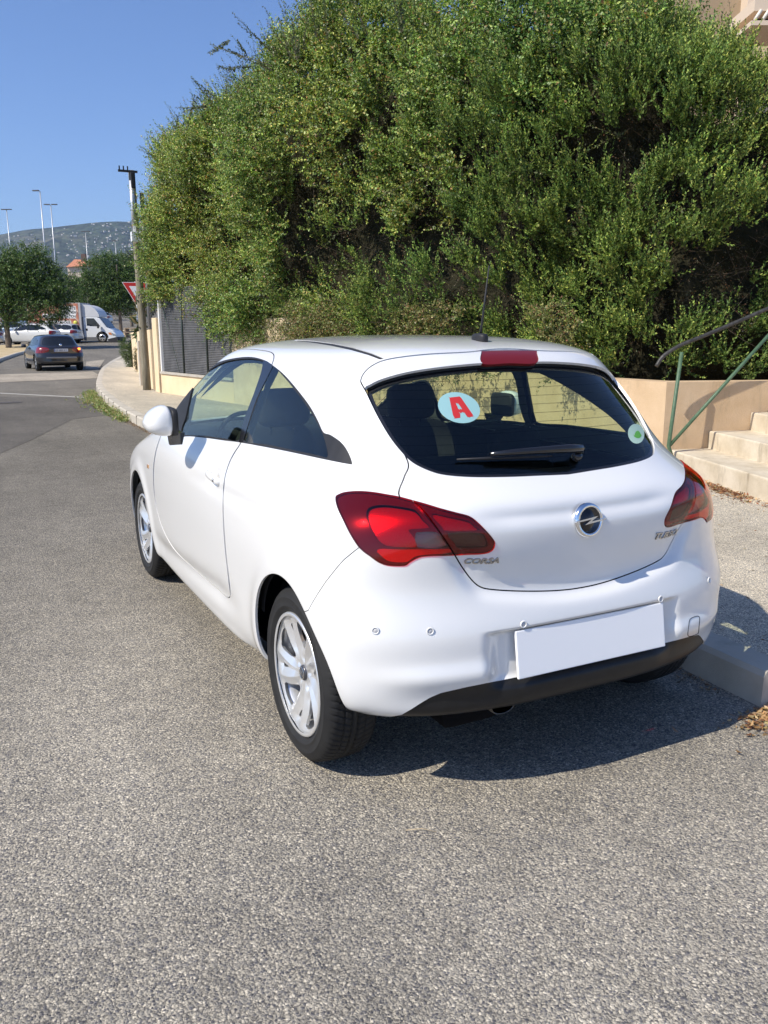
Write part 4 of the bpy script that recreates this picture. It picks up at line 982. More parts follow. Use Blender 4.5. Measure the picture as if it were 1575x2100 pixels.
    q = on_z(16, 826, .004); b = MB(); b.box((q[0], q[1], .006), (.55, .40, .006)); b.box((q[0], q[1], .010), (.46, .31, .004)); o = b.build('manhole_cover', simple('cast_iron', (.10, .085, .07), .7, .3)); tag(o, 'small rectangular iron cover set in the road at the left edge', 'manhole cover')
    def patchq(pts, mat, z, nm='road_patch'):
        V = [on_ground(*p) for p in pts]; o = rawmesh(nm, [(v[0], v[1], gz(v[0], v[1])+z) for v in V], [tuple(range(len(V)))], mat, smooth=False); tag(o, kind='structure')
    M_LIGHTP = asphalt('pale_concrete_band', 1.6, (1.08, 1.0, .88), 2.7, False)
    patchq([(-120, 790), (-120, 772), (190, 762), (201, 768), (200, 776)], M_LIGHTP, .006)
    patchq([(-160, 1000), (-160, 812), (150, 815), (215, 835), (240, 850), (150, 860), (60, 905)], M_ASPH2, .003)
    patchq([(175, 757), (177, 742), (215, 738), (203, 756)], M_LIGHTP, .008)
    # drain at the kerb corner
    q = on_ground(203, 753); MB().box((q[0]-.1, q[1], .02), (.7, .5, .03)).build('drain_grate', simple('drain_iron', (.03, .03, .03), .8)); tag(bpy.data.objects['drain_grate'], 'dark drain grate at the far bend of the kerb', 'drain')
    # verge on the left with its kerb
    vg = [(-60, 765), (-60, 716), (8, 711), (56, 710), (63, 716), (60, 723), (35, 729), (0, 741)]
    V = [on_ground(*p) for p in vg]; o = rawmesh('dry_verge', [(v[0], v[1], gz(v[0], v[1])+.12) for v in V], [tuple(range(len(V)))], speckled('dry_grass_ground', (.42, .32, .17), (.58, .46, .28), 2.0, 1.0, .7, 14, dist=.05), smooth=False); tag(o, kind='structure')
    ln = [on_ground(*p) for p in ((-60, 765), (0, 741), (35, 729), (60, 723), (64, 716))]
    b = MB(); b.tube([(v[0], v[1], gz(v[0], v[1])+.05) for v in ln], .11, 6); o = b.build('verge_kerb', M_KERB); tag(o, kind='structure')
    # far verge under the second tree
    ln = [(180, 700), (400, 700), (400, 672), (235, 674), (180, 680)]
    V = [on_ground(*p) for p in ((228, 688), (330, 688), (330, 676), (235, 678))]; o = rawmesh('far_verge', [(v[0], v[1], gz(v[0], v[1])+.03) for v in V], [tuple(range(len(V)))], bpy.data.materials['dry_grass_ground'], smooth=False); tag(o, kind='structure')
# ---------------- vegetation ----------------
def leaf_mat(name, trans=.35, rough=.45, spec=.4, sat=1.0):
    t = NT(name); at = t.n('Attribute', attribute_name='leafcol'); p = t.pb((.1, .1, .1), rough, 0, spec); t.l(at.outputs['Color'], p.inputs['Base Color'])
    tl = t.n('BsdfTranslucent'); m = t.mix(1.0, at.outputs['Color'], (1.25, 1.35, .55), 'MULTIPLY'); t.l(m, tl.inputs[0])
    mx = t.n('MixShader'); mx.inputs[0].default_value = trans; t.l(p.outputs[0], mx.inputs[1]); t.l(tl.outputs[0], mx.inputs[2]); t.l(mx.outputs[0], t.out.inputs[0]); return t.m
M_LEAF = leaf_mat('leaf_green', .24); M_NEEDLE = leaf_mat('conifer_green', .18, .6, .25)
M_BARK = speckled('bark', (.10, .075, .055), (.20, .16, .12), 8, .95, .8, 25, dist=.02)
M_CORE = speckled('hedge_shade_core', (.018, .020, .012), (.045, .040, .024), 5, 1.0, 1.0, 12, dist=.1, spec=.1)  # near-black colour of the added core, in place of hedge shade
def leaves(name, P, D, W, ln, wd, col, parent, mat, fold=.25):
    """rhombic folded leaves: base P, unit axis D, unit side W"""
    n = len(P); up = np.cross(D, W); ln = ln[:, None]; wd = wd[:, None]
    a = P; b = P+D*ln*.45+W*wd*.5+up*wd*fold; c = P+D*ln; d = P+D*ln*.45-W*wd*.5+up*wd*fold
    V = np.stack([a, b, c, d], 1).reshape(-1, 3); i = np.arange(n)*4
    F = np.stack([i, i+1, i+2, i+3], 1)
    o = rawmesh(name, V, F, mat, parent, smooth=False)
    if len(o.data.vertices) == 4*n:
        at = o.data.attributes.new('leafcol', 'FLOAT_COLOR', 'POINT'); c4_ = np.ones((n, 4), np.float32); c4_[:, :3] = col
        at.data.foreach_set('color', np.repeat(c4_, 4, 0).ravel())
    return o
def shoots(P, D, L, K, ln, wd, spread=.9, lift=.25, droop=0.0, rg=rng, tip=0.0, t0=.12):
    """leaf data along curved shoots"""
    n = len(P); t = (np.arange(K)+rg.random((n, K)))/K; t = t0+t*(1-t0)
    g = np.array([0, 0, 1.0]); S = P[:, None]+D[:, None]*(L[:, None]*t)[..., None]+g*((lift*t**2-droop*t**2)*L[:, None])[..., None]
    Dt = unit(D[:, None]+g*(2*(lift-droop)*t)[..., None])
    q = unit(rg.normal(size=(n, K, 3))); q = unit(q-Dt*(q*Dt).sum(-1, keepdims=True))
    A = unit(Dt*(1-spread*.5)+q*spread); W = unit(np.cross(A, unit(rg.normal(size=(n, K, 3))*.8+np.array([-.75, -.25, .75]))))
    s = (1-.35*t)*rg.uniform(.65, 1.25, (n, K))
    return S.reshape(-1, 3), A.reshape(-1, 3), W.reshape(-1, 3), (ln*s).ravel(), (wd*s).ravel(), t.ravel()
def stems(name, P, D, L, r, parent, mat, lift=.25, droop=0.0):
    """thin three-sided twigs for the shoots"""
    n = len(P); g = np.array([0, 0, 1.0]); T = np.array([0, .5, 1.0]); rr = np.array([1.0, .7, .25])*r
    S = P[:, None]+D[:, None]*(L[:, None]*T)[..., None]+g*((lift-droop)*T**2*L[:, None])[..., None]
    a = unit(np.cross(D, rng.normal(size=(n, 3)))); b = np.cross(D, a); V = []
    for k in range(3):
        an = 2*math.pi*k/3; V.append(S+(a*math.cos(an)+b*math.sin(an))[:, None]*rr[None, :, None])
    V = np.stack(V, 2).reshape(-1, 3); i = np.arange(n)[:, None, None]*9+np.arange(2)[None, :, None]*3; k = np.arange(3)[None, None]
    F = np.stack([i+k, i+(k+1) % 3, i+3+(k+1) % 3, i+3+k], -1).reshape(-1, 4)
    return rawmesh(name, V, F, mat, parent)
def pick(cols, w, n, jit=.18, rg=rng):
    c = np.asarray(cols)[rg.choice(len(cols), n, p=np.asarray(w)/sum(w))]; return np.clip(c*(1+rg.normal(0, jit, (n, 1)))*(1+rg.normal(0, .06, (n, 3))), .004, .9)

# hedge volume: a face line along the wall and round the corner, height and thickness by position
HL = np.array([[3.20, 18.9], [2.82, 18.2], [2.72, 17.0], [2.82, 15.2], [2.95, 13.0], [3.25, 10.6], [3.58, 8.4], [3.92, 6.4], [4.38, 4.95], [4.95, 4.35], [5.9, 3.98], [7.5, 3.42], [9.6, 2.7]])
hs = np.concatenate([[0], np.cumsum(np.linalg.norm(np.diff(HL, axis=0), axis=1))])
HTOP = [(0, 4.3), (1, 5.0), (2, 5.5), (3, 5.8), (5, 5.95), (7.2, 6.05), (9.6, 6.1), (11.8, 5.6), (14, 4.95), (15.3, 4.45), (16.8, 4.35), (18, 4.35), (19.4, 4.4), (22, 4.3)]
HBOT = [(0, 2.2), (1, 2.0), (2.6, 1.78), (4.0, 1.58), (5.6, 1.36), (7.2, 1.30), (9.6, 1.15), (11.8, 1.05), (16, 1.03), (22, 1.03)]
def hface(s):
    c = np.stack([np.interp(s, hs, HL[:, 0]), np.interp(s, hs, HL[:, 1])], 1); e = .3
    t = unit(np.stack([np.interp(s+e, hs, HL[:, 0])-np.interp(s-e, hs, HL[:, 0]), np.interp(s+e, hs, HL[:, 1])-np.interp(s-e, hs, HL[:, 1])], 1))
    return c, np.stack([t[:, 1], -t[:, 0]], 1)      # outward (towards the street)
def hedge_points(s, t, th=1.5, lump=.30, seed=3):
    """t in 0..1: front face bottom->top (0-.74) then over the top"""
    c, n = hface(s); zt = np.interp(s, *zip(*HTOP)); zb = np.interp(s, *zip(*HBOT)); N = np.zeros((len(s), 3)); P = np.zeros((len(s), 3))
    f = np.clip(t/.74, 0, 1); g = np.clip((t-.74)/.26, 0, 1); r = .55
    bulge = .24*np.sin(np.pi*np.clip(f, 0, 1))**.8-.25*np.clip((f-.82)/.18, 0, 1)**2-.22*np.clip((.10-f)/.10, 0, 1)
    if True:
        ov = np.interp(s, [0, 3, 6, 9, 12.5, 14, 22], [-.05, .05, .08, -.02, -.10, -.40, -.35])
    off = bulge+ov-g*th-.25*np.clip((f-.85)/.15, 0, 1)
    z = zb+(zt-zb)*f-.35*g**2
    N[:, :2] = n*(1-.85*g-.5*np.clip((f-.75)/.25, 0, 1))[:, None]; N[:, 2] = np.where(g > 0, .95, np.clip((f-.7)/.3, 0, 1)*.8-.35*np.clip((.25-f)/.25, 0, 1))
    e = np.clip((1.0-s)/1.0, 0, 1); N[:, 1] += e*1.0; N = unit(N)
    P[:, :2] = c+n*off[:, None]; P[:, 2] = z; P[:, 0] += e**2*.8
    l = vnoise(P, .70, seed)*lump+vnoise(P, 1.9, seed+1)*lump*.7
    return P+N*l[:, None], N, l
def build_hedges():
    rg = np.random.default_rng(11)
    SL = 22.0
    # added dark core in each hedge, standing in for the shade inside
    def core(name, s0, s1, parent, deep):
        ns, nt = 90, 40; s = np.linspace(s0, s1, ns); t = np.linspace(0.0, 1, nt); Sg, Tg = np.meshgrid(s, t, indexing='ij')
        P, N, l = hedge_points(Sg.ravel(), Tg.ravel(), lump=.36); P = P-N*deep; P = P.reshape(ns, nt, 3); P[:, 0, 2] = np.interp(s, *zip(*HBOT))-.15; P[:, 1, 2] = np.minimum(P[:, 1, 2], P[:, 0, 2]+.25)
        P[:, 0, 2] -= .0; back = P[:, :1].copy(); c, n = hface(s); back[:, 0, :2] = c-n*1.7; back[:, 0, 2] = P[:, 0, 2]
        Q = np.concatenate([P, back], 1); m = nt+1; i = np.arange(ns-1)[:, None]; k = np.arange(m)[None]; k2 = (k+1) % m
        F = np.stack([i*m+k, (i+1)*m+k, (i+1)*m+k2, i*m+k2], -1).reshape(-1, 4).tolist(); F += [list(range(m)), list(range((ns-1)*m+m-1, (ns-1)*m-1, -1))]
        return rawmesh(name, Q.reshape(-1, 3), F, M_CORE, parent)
    # ---- broad-leaved climbing shrub (left and upper middle)
    e = empty('climbing_shrub'); tag(e, 'tall wild broad-leaved shrub with arching shoots spilling over the fence, left of the conifer hedge', 'hedge')
    core('shade_core', 0.35, 12.6, e, .75)
    def broadmask(s, z):   # 1 where the shrub rules, 0 where the conifer rules
        return np.clip(.5+(12.3+(z-3.6)*1.25-s)/1.6, 0, 1)
    n = 3300; s = rg.uniform(0, 16.5, n); t = rg.uniform(0, 1, n)**.95; P, N, l = hedge_points(s, t, lump=.52)
    den = .6*vnoise(P, 1.3, 21)+.75*vnoise(P, 3.0, 22); dark = np.exp(-((s-9.6)/1.7)**2-((P[:, 2]-2.5)/.85)**2)
    keep = (rg.random(n) < broadmask(s, P[:, 2])) & (den > -.34+1.0*dark) & (rg.random(n) > .8*dark)
    P, N, s = P[keep], N[keep], s[keep]; n = len(P)
    q = 9; tb = np.repeat(rg.normal(0, .22, n), q); P = np.repeat(P-N*rg.uniform(.15, .42, n)[:, None], q, 0); N = np.repeat(N, q, 0); n = len(P)
    D = unit(N*.8+rg.normal(0, .62, (n, 3))+[0, 0, .25]); L = rg.uniform(.25, .58, n); P0 = P+rg.normal(0, .05, (n, 3))
    a = shoots(P0, D, L, 26, .054, .033, .95, .15, rg=rg)
    hue = np.repeat(vnoise(P, .6, 33), 26); m = len(a[0])
    c = pick([(.185, .275, .060), (.09, .165, .038), (.29, .38, .095), (.41, .42, .12), (.32, .19, .07)], [.30, .28, .24, .13, .05], m, .22, rg); c = c*(1+np.stack([.35*hue, .15*hue, .1*hue], 1))*np.clip(1+np.repeat(tb, 26), .5, 1.6)[:, None]
    leaves('foliage', *a[:5], c, e, M_LEAF)
    # sparser dead and reddish leaves deep inside
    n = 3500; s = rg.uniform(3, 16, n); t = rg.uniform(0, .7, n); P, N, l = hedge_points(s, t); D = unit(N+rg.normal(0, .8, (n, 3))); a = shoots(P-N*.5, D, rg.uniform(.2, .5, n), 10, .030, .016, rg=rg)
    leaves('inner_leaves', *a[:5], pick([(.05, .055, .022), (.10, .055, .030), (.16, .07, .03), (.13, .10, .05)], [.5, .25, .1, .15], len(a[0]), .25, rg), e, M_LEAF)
    stems('inner_twigs', (P-N*.5)[::4], D[::4], rg.uniform(.3, .7, len(P[::4])), .004, e, speckled('twig_bark', (.045, .034, .026), (.11, .085, .06), 20, .9), .1)
    # long shoots that break the outline, many at the top left
    n = 620; s = np.concatenate([rg.uniform(-.0, 9, 420), rg.uniform(0, 16, 200)]); t = np.concatenate([rg.uniform(.66, .98, 420), rg.uniform(.25, .8, 200)]); P, N, l = hedge_points(s, t)
    D = unit(N*.7+rg.normal(0, .40, (n, 3))+np.where(t > .6, .75, .1)[:, None]*np.array([0, 0, 1.0])); D[:, 1] += np.where(s < 5, .25, 0); D = unit(D); L = rg.uniform(.45, 1.0, n)*np.where(t > .6, 1, .75)
    a = shoots(P-N*.2, D, L, 40, .042, .024, .95, -.05, rg=rg, t0=.1); leaves('long_shoots', *a[:5], pick([(.13, .155, .055), (.085, .12, .04), (.19, .20, .075), (.24, .16, .06)], [.35, .35, .22, .06], len(a[0]), .2, rg), e, M_LEAF)
    stems('shoot_stems', P-N*.2, D, L, .0035, e, bpy.data.materials['twig_bark'], -.05)
    # hand placed leaders of the outline (real shoots at real distances)
    L_ = [((470, 90), (425, 122)), ((560, 110), (475, 38)), ((590, 110), (554, 40)), ((500, 150), (455, 140)), ((560, 150), (432, 90)), ((430, 220), (355, 228)), ((440, 200), (405, 165)), ((330, 330), (310, 285)), ((345, 340), (290, 300)), ((670, 90), (655, 5)), ((620, 110), (612, 35)), ((740, 80), (700, 5)), ((360, 270), (365, 240)), ((350, 420), (305, 412)), ((400, 190), (370, 285)), ((620, 130), (600, 75)), ((330, 470), (310, 440)), ((330, 610), (305, 625)), ((345, 560), (300, 570)), ((820, 60), (812, -20)), ((500, 120), (470, 95))]
    P = []; D = []; L = []
    for a_, b_ in L_:
        sx = np.interp(a_[0], [290, 400, 480, 620, 820], [19, 14.2, 11.8, 9.0, 6.8]); d = ray(*a_); T_ = (sx-CAM[1])/d[1]; p = CAM+d*T_; q = CAM+ray(*b_)*(T_*(1+rg.uniform(-.02, .02))); v = q-p
        for _ in range(2): P.append(p+rg.normal(0, .05, 3)); D.append(unit(v+rg.normal(0, .06, 3))); L.append(np.linalg.norm(v)*rg.uniform(.85, 1.1))
    P, D, L = np.array(P), np.array(D), np.array(L); a = shoots(P, D, L, 70, .044, .025, .95, 0, rg=rg, t0=0)
    leaves('leader_shoots', *a[:5], pick([(.10, .125, .05), (.075, .10, .04), (.16, .17, .07)], [.4, .35, .25], len(a[0]), .2, rg), e, M_LEAF); stems('leader_stems', P, D, L, .006, e, bpy.data.materials['twig_bark'], 0)
    # ---- conifer hedge (right)
    e = empty('conifer_hedge'); tag(e, 'dense conifer hedge with feathery upright sprays above the ochre wall, right half of the picture', 'hedge')
    core('shade_core', 12.62, SL, e, .65)
    n = 5000; s = rg.uniform(7.5, SL, n); t = rg.uniform(0.0, 1, n)**.9; P, N, l = hedge_points(s, t, lump=.50, seed=5)
    den = .45*vnoise(P, 1.4, 41)+.8*vnoise(P, 3.2, 42); holes = .85*np.exp(-((s-11.0)/1.5)**2-((P[:, 2]-2.6)/.85)**2)+.8*np.exp(-((s-17.6)/1.2)**2-((P[:, 2]-2.9)/.25)**2)+.5*np.exp(-((s-14.5)/1.6)**2-((P[:, 2]-3.2)/.3)**2)
    keep = (rg.random(n) > broadmask(s, P[:, 2])*.93) & (den > -.40+1.0*holes)
    P, N, s = P[keep], N[keep], s[keep]; n = len(P); q = 8; tb = np.repeat(rg.normal(0, .2, n), q); P = np.repeat(P-N*rg.uniform(.0, .30, n)[:, None], q, 0)+rg.normal(0, .04, (n*q, 3)); N = np.repeat(N, q, 0); s = np.repeat(s, q); n = len(P); D = unit(N*.75+rg.normal(0, .42, (n, 3))+[0.0, 0, .70]); D = unit(D+np.stack([np.zeros(n), -.25*np.ones(n), np.zeros(n)], 1)*(s > 16)[:, None]); L = rg.uniform(.15, .36, n)
    a = shoots(P, D, L, 26, .044, .021, .60, .18, rg=rg, t0=.0)
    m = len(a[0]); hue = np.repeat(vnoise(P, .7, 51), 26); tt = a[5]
    c = pick([(.145, .215, .046), (.075, .13, .030), (.25, .315, .07), (.39, .42, .10)], [.38, .34, .20, .08], m, .16, rg)*(.66+.62*tt[:, None]); c = c*(1+np.stack([.25*hue, .15*hue, .1*hue], 1))*np.clip(1+np.repeat(tb, 26), .5, 1.6)[:, None]  # fresh tips lighter; darker bases put the hedge's inner shade into leaf colour
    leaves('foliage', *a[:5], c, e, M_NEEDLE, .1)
    # ---- low creeper over the wall top
    e = empty('creeper'); tag(e, 'straggly creeper with yellowing and brown leaves along the wall top behind the car roof', 'climbing plant')
    n = 3600; s = rg.uniform(8.2, 13.9, n); z = np.interp(s, *zip(*HBOT))+rg.uniform(-.02, .75, n)*1.0; c_, nn = hface(s); P = np.zeros((n, 3)); P[:, :2] = c_+nn*(rg.uniform(-.05, .20, n)+.04)[:, None]; P[:, 2] = z
    N = np.zeros((n, 3)); N[:, :2] = nn; keep = (vnoise(P, 1.6, 61) > -.35-(z-1.1)*.0) & (rg.random(n) > (z-1.0)*.5); P, N = P[keep], N[keep]; n = len(P); D = unit(N*.8+rg.normal(0, .6, (n, 3)))
    a = shoots(P, D, rg.uniform(.12, .35, n), 16, .040, .022, .95, -.05, rg=rg); leaves('foliage', *a[:5], pick([(.17, .20, .06), (.27, .27, .09), (.26, .15, .07), (.09, .12, .04), (.36, .30, .13)], [.32, .24, .16, .2, .08], len(a[0]), .22, rg), e, M_LEAF)
    stems('stems', P[::3], D[::3], rg.uniform(.15, .4, len(P[::3])), .004, e, bpy.data.materials['twig_bark'], 0)
    # trailing strands over the rough wall left of the roof
    n = 420; y = rg.uniform(9.4, 13.6, n); q = WP2+(WEND-WP2)*((y-WP2[1])/(WEND[1]-WP2[1]))[:, None]; P = np.stack([q[:, 0]-.03, q[:, 1], 1.25+rg.random(n)**.7*.6], 1); D = unit(np.stack([-.25+rg.normal(0, .2, n), rg.normal(0, .35, n), -.6*np.ones(n)], 1))
    a = shoots(P, D, rg.uniform(.15, .5, n), 14, .040, .022, .9, 0, rg=rg); leaves('hanging_strands', *a[:5], pick([(.12, .14, .05), (.19, .19, .07)], [.6, .4], len(a[0]), .2, rg), e, M_LEAF)

def tree(name, label, base, crown, trunk_h, tr, nl, ls, cols, w, seed, parent_group=None, cat='tree', sparse=0.0, trunk_lean=0.0, mat=None):
    """crown: list of (dx, dy, z, rx, ry, rz) ellipsoids relative to the base"""
    rg = np.random.default_rng(seed); e = empty(name, base); tag(e, label, cat, parent_group)
    b = MB(); top = max(c[2] for c in crown); pts = [(0, 0, -.2), (trunk_lean*.3, 0, trunk_h*.5), (trunk_lean, 0, trunk_h), (trunk_lean, 0, top)]; b.tube(crom(pts, 4), list(np.linspace(tr, tr*.35, 13)), 9)
    for c in crown:
        p = Vector((trunk_lean, 0, trunk_h*rg.uniform(.75, 1.0))); q = Vector((c[0], c[1], c[2])); m_ = p.lerp(q, .5)+Vector((0, 0, -.1*(q-p).length)); b.tube(crom([p, m_, q], 4), list(np.linspace(tr*.45, tr*.08, 9)), 6)
    b.build('trunk', M_BARK, e)
    P = []; N = []; vol = np.array([c[3]*c[4]*c[5] for c in crown])**.67; vol = vol/vol.sum()
    for c, v in zip(crown, vol):
        n = int(nl*v); d = unit(rg.normal(size=(n, 3))); r = rg.uniform(.45, 1.0, n)**.45; lump = 1+.26*vnoise(d*2+c[0], 1.7, seed)+.16*vnoise(d*4+c[1], 1.9, seed+1)
        P.append(np.array(c[:3])+d*(r*lump)[:, None]*np.array(c[3:6])); N.append(unit(d/np.array(c[3:6])))
    P = np.concatenate(P); N = np.concatenate(N); den = vnoise(P, 1.6/max(.6, crown[0][3]*.5), seed+3)+.5*vnoise(P, 3.6/max(.6, crown[0][3]*.5), seed+4)
    k = den > -.25+sparse; P, N = P[k], N[k]; n = len(P); D = unit(N*.5+rg.normal(0, .6, (n, 3))); K = 9
    a = shoots(P, D, rg.uniform(2, 5, n)*ls, K, ls, ls*.55, .95, 0, rg=rg); leaves('crown', *a[:5], pick(cols, w, len(a[0]), .2, rg), e, mat or M_LEAF)
    return e
GR = [(.060, .115, .028), (.035, .075, .018), (.120, .185, .045), (.19, .25, .07)]
def build_trees():
    def T(px, py, D, dz=0): p = at_depth(px, py, D); return (p[0], p[1], float(gz(p[0], p[1])))
    k = lambda px, D: px*D/F_PX
    b = T(17, 700, 52); u = 52/F_PX
    def crown_px(lst, D, base):
        out = []
        for (x, y, rx, rz) in lst:
            p = at_depth(x, y, D); out.append((p[0]-base[0], p[1]-base[1], p[2]-base[2], rx*D/F_PX, rx*D/F_PX*.9, rz*D/F_PX))
        return out
    tree('roadside_tree', 'rounded dark green tree on the dry verge at the left edge before the white car', b, crown_px([(20, 560, 70, 48), (70, 575, 60, 52), (115, 590, 45, 42), (-20, 590, 60, 50), (60, 545, 50, 38), (10, 635, 55, 32), (80, 635, 62, 28), (40, 590, 70, 50)], 52, b), 2.0, .20, 12000, .13, GR, [.34, .3, .26, .1], 5, 'trees round the junction')
    b = T(249, 690, 84); tree('roadside_tree', 'dark green tree with straight trunk right of the van, on the far verge', b, crown_px([(215, 560, 45, 38), (245, 590, 42, 38), (190, 585, 32, 26), (225, 610, 45, 28), (265, 575, 30, 38), (235, 545, 30, 25), (190, 610, 34, 30), (250, 620, 34, 22)], 84, b), 3.2, .20, 10000, .17, GR, [.34, .3, .26, .1], 6, 'trees round the junction')
    b = T(272, 690, 98); tree('background_tree', 'dull grey-green tree behind the yield sign and utility pole', b, crown_px([(285, 560, 32, 45), (300, 600, 30, 50), (262, 545, 16, 22)], 98, b), 3., .2, 2600, .2, [(.07, .08, .04), (.05, .06, .03), (.10, .11, .06)], [.4, .4, .2], 7, 'trees round the junction')
    b = T(160, 640, 110); tree('background_tree', 'low dark tree clump between the two round trees in front of the tiled roof', b, crown_px([(150, 600, 30, 28), (175, 610, 30, 30), (130, 615, 30, 25), (100, 610, 40, 30), (50, 620, 50, 30), (0, 620, 50, 30)], 110, b), 2., .2, 3600, .22, [(.04, .06, .02), (.025, .04, .015), (.07, .09, .035)], [.4, .4, .2], 8, 'trees round the junction')
    # round bush and hedge foot by the far wall
    b = on_z(272, 754, .12); b = (b[0], b[1], .1); e = tree('round_bush', 'clipped round green bush at the end of the pavement', b, [(0, 0, .70, .42, .45, .66), (.30, .3, .62, .35, .4, .60)], .25, .04, 5200, .035, [(.07, .11, .03), (.05, .09, .022), (.11, .15, .045)], [.4, .35, .25], 9, None, 'bush')
    b = on_z(289, 765, .12); e = tree('dry_shrub', 'dry brownish shrub between the round bush and the pole', (b[0], b[1], .1), [(0, 0, .62, .16, .2, .62)], .2, .03, 1500, .035, [(.20, .16, .10), (.12, .10, .06), (.10, .12, .05)], [.4, .4, .2], 10, None, 'bush')
    # drooping yucca-like plant
    p = at_depth(287, 645, 27); e = empty('spiky_plant', (p[0], p[1], 0)); tag(e, 'dark spiky-leaved plant with drooping dry leaves between sign and pole', 'plant'); rg = np.random.default_rng(4)
    MB().tube([(0, 0, 0), (.05, 0, p[2]*.5), (0, 0, p[2])], .07, 8).build('stem', M_BARK, e)
    n = 120; D = unit(rg.normal(size=(n, 3))+[0, 0, .1]); W = unit(np.cross(D, rg.normal(size=(n, 3)))); Pz = rg.uniform(-1.0, .35, n); P = np.stack([rg.normal(0, .06, n), rg.normal(0, .06, n), p[2]+Pz], 1)
    leaves('leaves', P, D, W, rg.uniform(.35, .6, n), rg.uniform(.06, .09, n), pick([(.05, .08, .03), (.25, .20, .13), (.03, .05, .02)], [.5, .25, .25], n, .2, rg), e, M_LEAF)
    p = on_ground(247, 655); 
    # weeds at the kerb
    n = 560; tt = rg.random(n)**1.1; y = 12.6+tt*7.4; x = np.interp(y, [12.6, 15.6, 18.2, 20.4], [.80, .93, 1.12, 1.36])-np.abs(rg.normal(0, .10, n))*np.interp(y, [12.6, 15, 18, 20.4], [.6, 1.6, 1.9, .6]); P = np.stack([x, y, np.zeros(n)], 1); D = unit(rg.normal(0, .45, (n, 3))+[0, 0, 1]); a = shoots(P, D, rg.uniform(.05, .18, n), 9, .05, .022, .8, -.2, rg=rg)
    tag(leaves('kerb_weeds', *a[:5], pick([(.18, .26, .07), (.28, .31, .10), (.42, .33, .16)], [.45, .3, .25], len(a[0]), .2, rg), None, M_LEAF), 'green weeds growing in the gutter beside the curved kerb', 'weeds', kind='stuff')
    # trees across the street behind the photographer's left (seen in the car's windows and paint)
    for i, (x, y, s) in enumerate([(-13, -2, 1.0), (-15, 7, 1.2), (-14, 16, .9), (-19, 26, 1.3)]):
        tree('street_tree', ['bushy street tree across the road, nearest to the viewer', 'tall bushy street tree across the road', 'small street tree across the road further on', 'large tree across the road at the far left'][i], (x, y, 0), [(0, 0, 3.6*s, 2.0*s, 2.0*s, 1.7*s), (1.2*s, .6, 3.0*s, 1.4*s, 1.4*s, 1.2*s), (-1.2*s, -.4, 3.1*s, 1.4*s, 1.4*s, 1.3*s)], 2.2*s, .18, 1500, .14, GR, [.34, .3, .26, .1], 20+i, 'trees across the street')
def litter(name, label, P, size, cols, seed, kind='stuff', cat='leaves'):
    rg = np.random.default_rng(seed); n = len(P); D = unit(np.stack([rg.normal(size=n), rg.normal(size=n), rg.normal(0, .25, n)], 1)); W = unit(np.cross(D, np.array([0, 0, 1.0])+rg.normal(0, .35, (n, 3))))
    s = rg.uniform(.6, 1.3, n)*size; tag(leaves(name, P, D, W, s, s*.45, pick(cols, np.ones(len(cols)), n, .25, rg), None, M_LEAF), label, cat, kind=kind)
def build_litter():
    rg = np.random.default_rng(3); RB = [(.30, .12, .06), (.42, .20, .09), (.20, .08, .05), (.50, .36, .20)]
    # red-brown leaves at the foot of the lowest step
    n = 1100; u = np.concatenate([rg.normal(.50, .30, n//2), rg.normal(-.35, .28, n-n//2)]); v = -.04-np.abs(rg.normal(0, .10, n)); q = np.array([4.21, 3.26])+SE*u[:, None]+SC*v[:, None]; P = np.stack([q[:, 0], q[:, 1], .152+rg.random(n)*.02], 1); litter('fallen_leaves', 'red-brown fallen leaves drifted against the lowest step', P, .035, RB, 1)
    # thin scatter over the pavement
    n = 1300; P = np.stack([rg.uniform(1.2, 5, n), rg.uniform(-.1, 9, n), np.full(n, .150)], 1); litter('leaf_scatter', 'dry leaf bits scattered over the pavement', P, .022, [(.30, .22, .13), (.22, .12, .07), (.40, .33, .22)], 2)
    # gutter at the kerb end and along the far kerb
    n = 900; P = np.stack([1.16-np.abs(rg.normal(0, .16, n)), .10-np.abs(rg.normal(0, .10, n)), .006+rg.random(n)*.012], 1); litter('gutter_leaves', 'orange-brown leaf litter at the kerb end behind the car', P, .030, [(.46, .28, .12), (.55, .38, .20), (.30, .16, .08)], 5)
    n = 2600; y = rg.uniform(.3, 13, n); x = np.interp(y, [.1, 1, 3, 5.5, 8.5, 11, 13.2], [1.0, 1.03, 1.02, .98, .90, .83, .86])-.02-np.abs(rg.normal(0, .05, n)); P = np.stack([x, y, .004+rg.random(n)*.012], 1); litter('gutter_debris', 'brown debris along the foot of the kerb', P, .024, [(.26, .17, .10), (.36, .24, .14), (.16, .10, .06)], 6)
    # single straws on the road near the viewer
    b = MB(); q = on_z(865, 1705); b.tube([(q[0]-.045, q[1]+.02, .006), (q[0], q[1], .010), (q[0]+.035, q[1]-.03, .005)], .0011, 5); o = b.build('straw', simple('dry_straw', (.55, .42, .26), .7)); tag(o, 'pale dry straw lying on the asphalt nearest the viewer', 'straw')
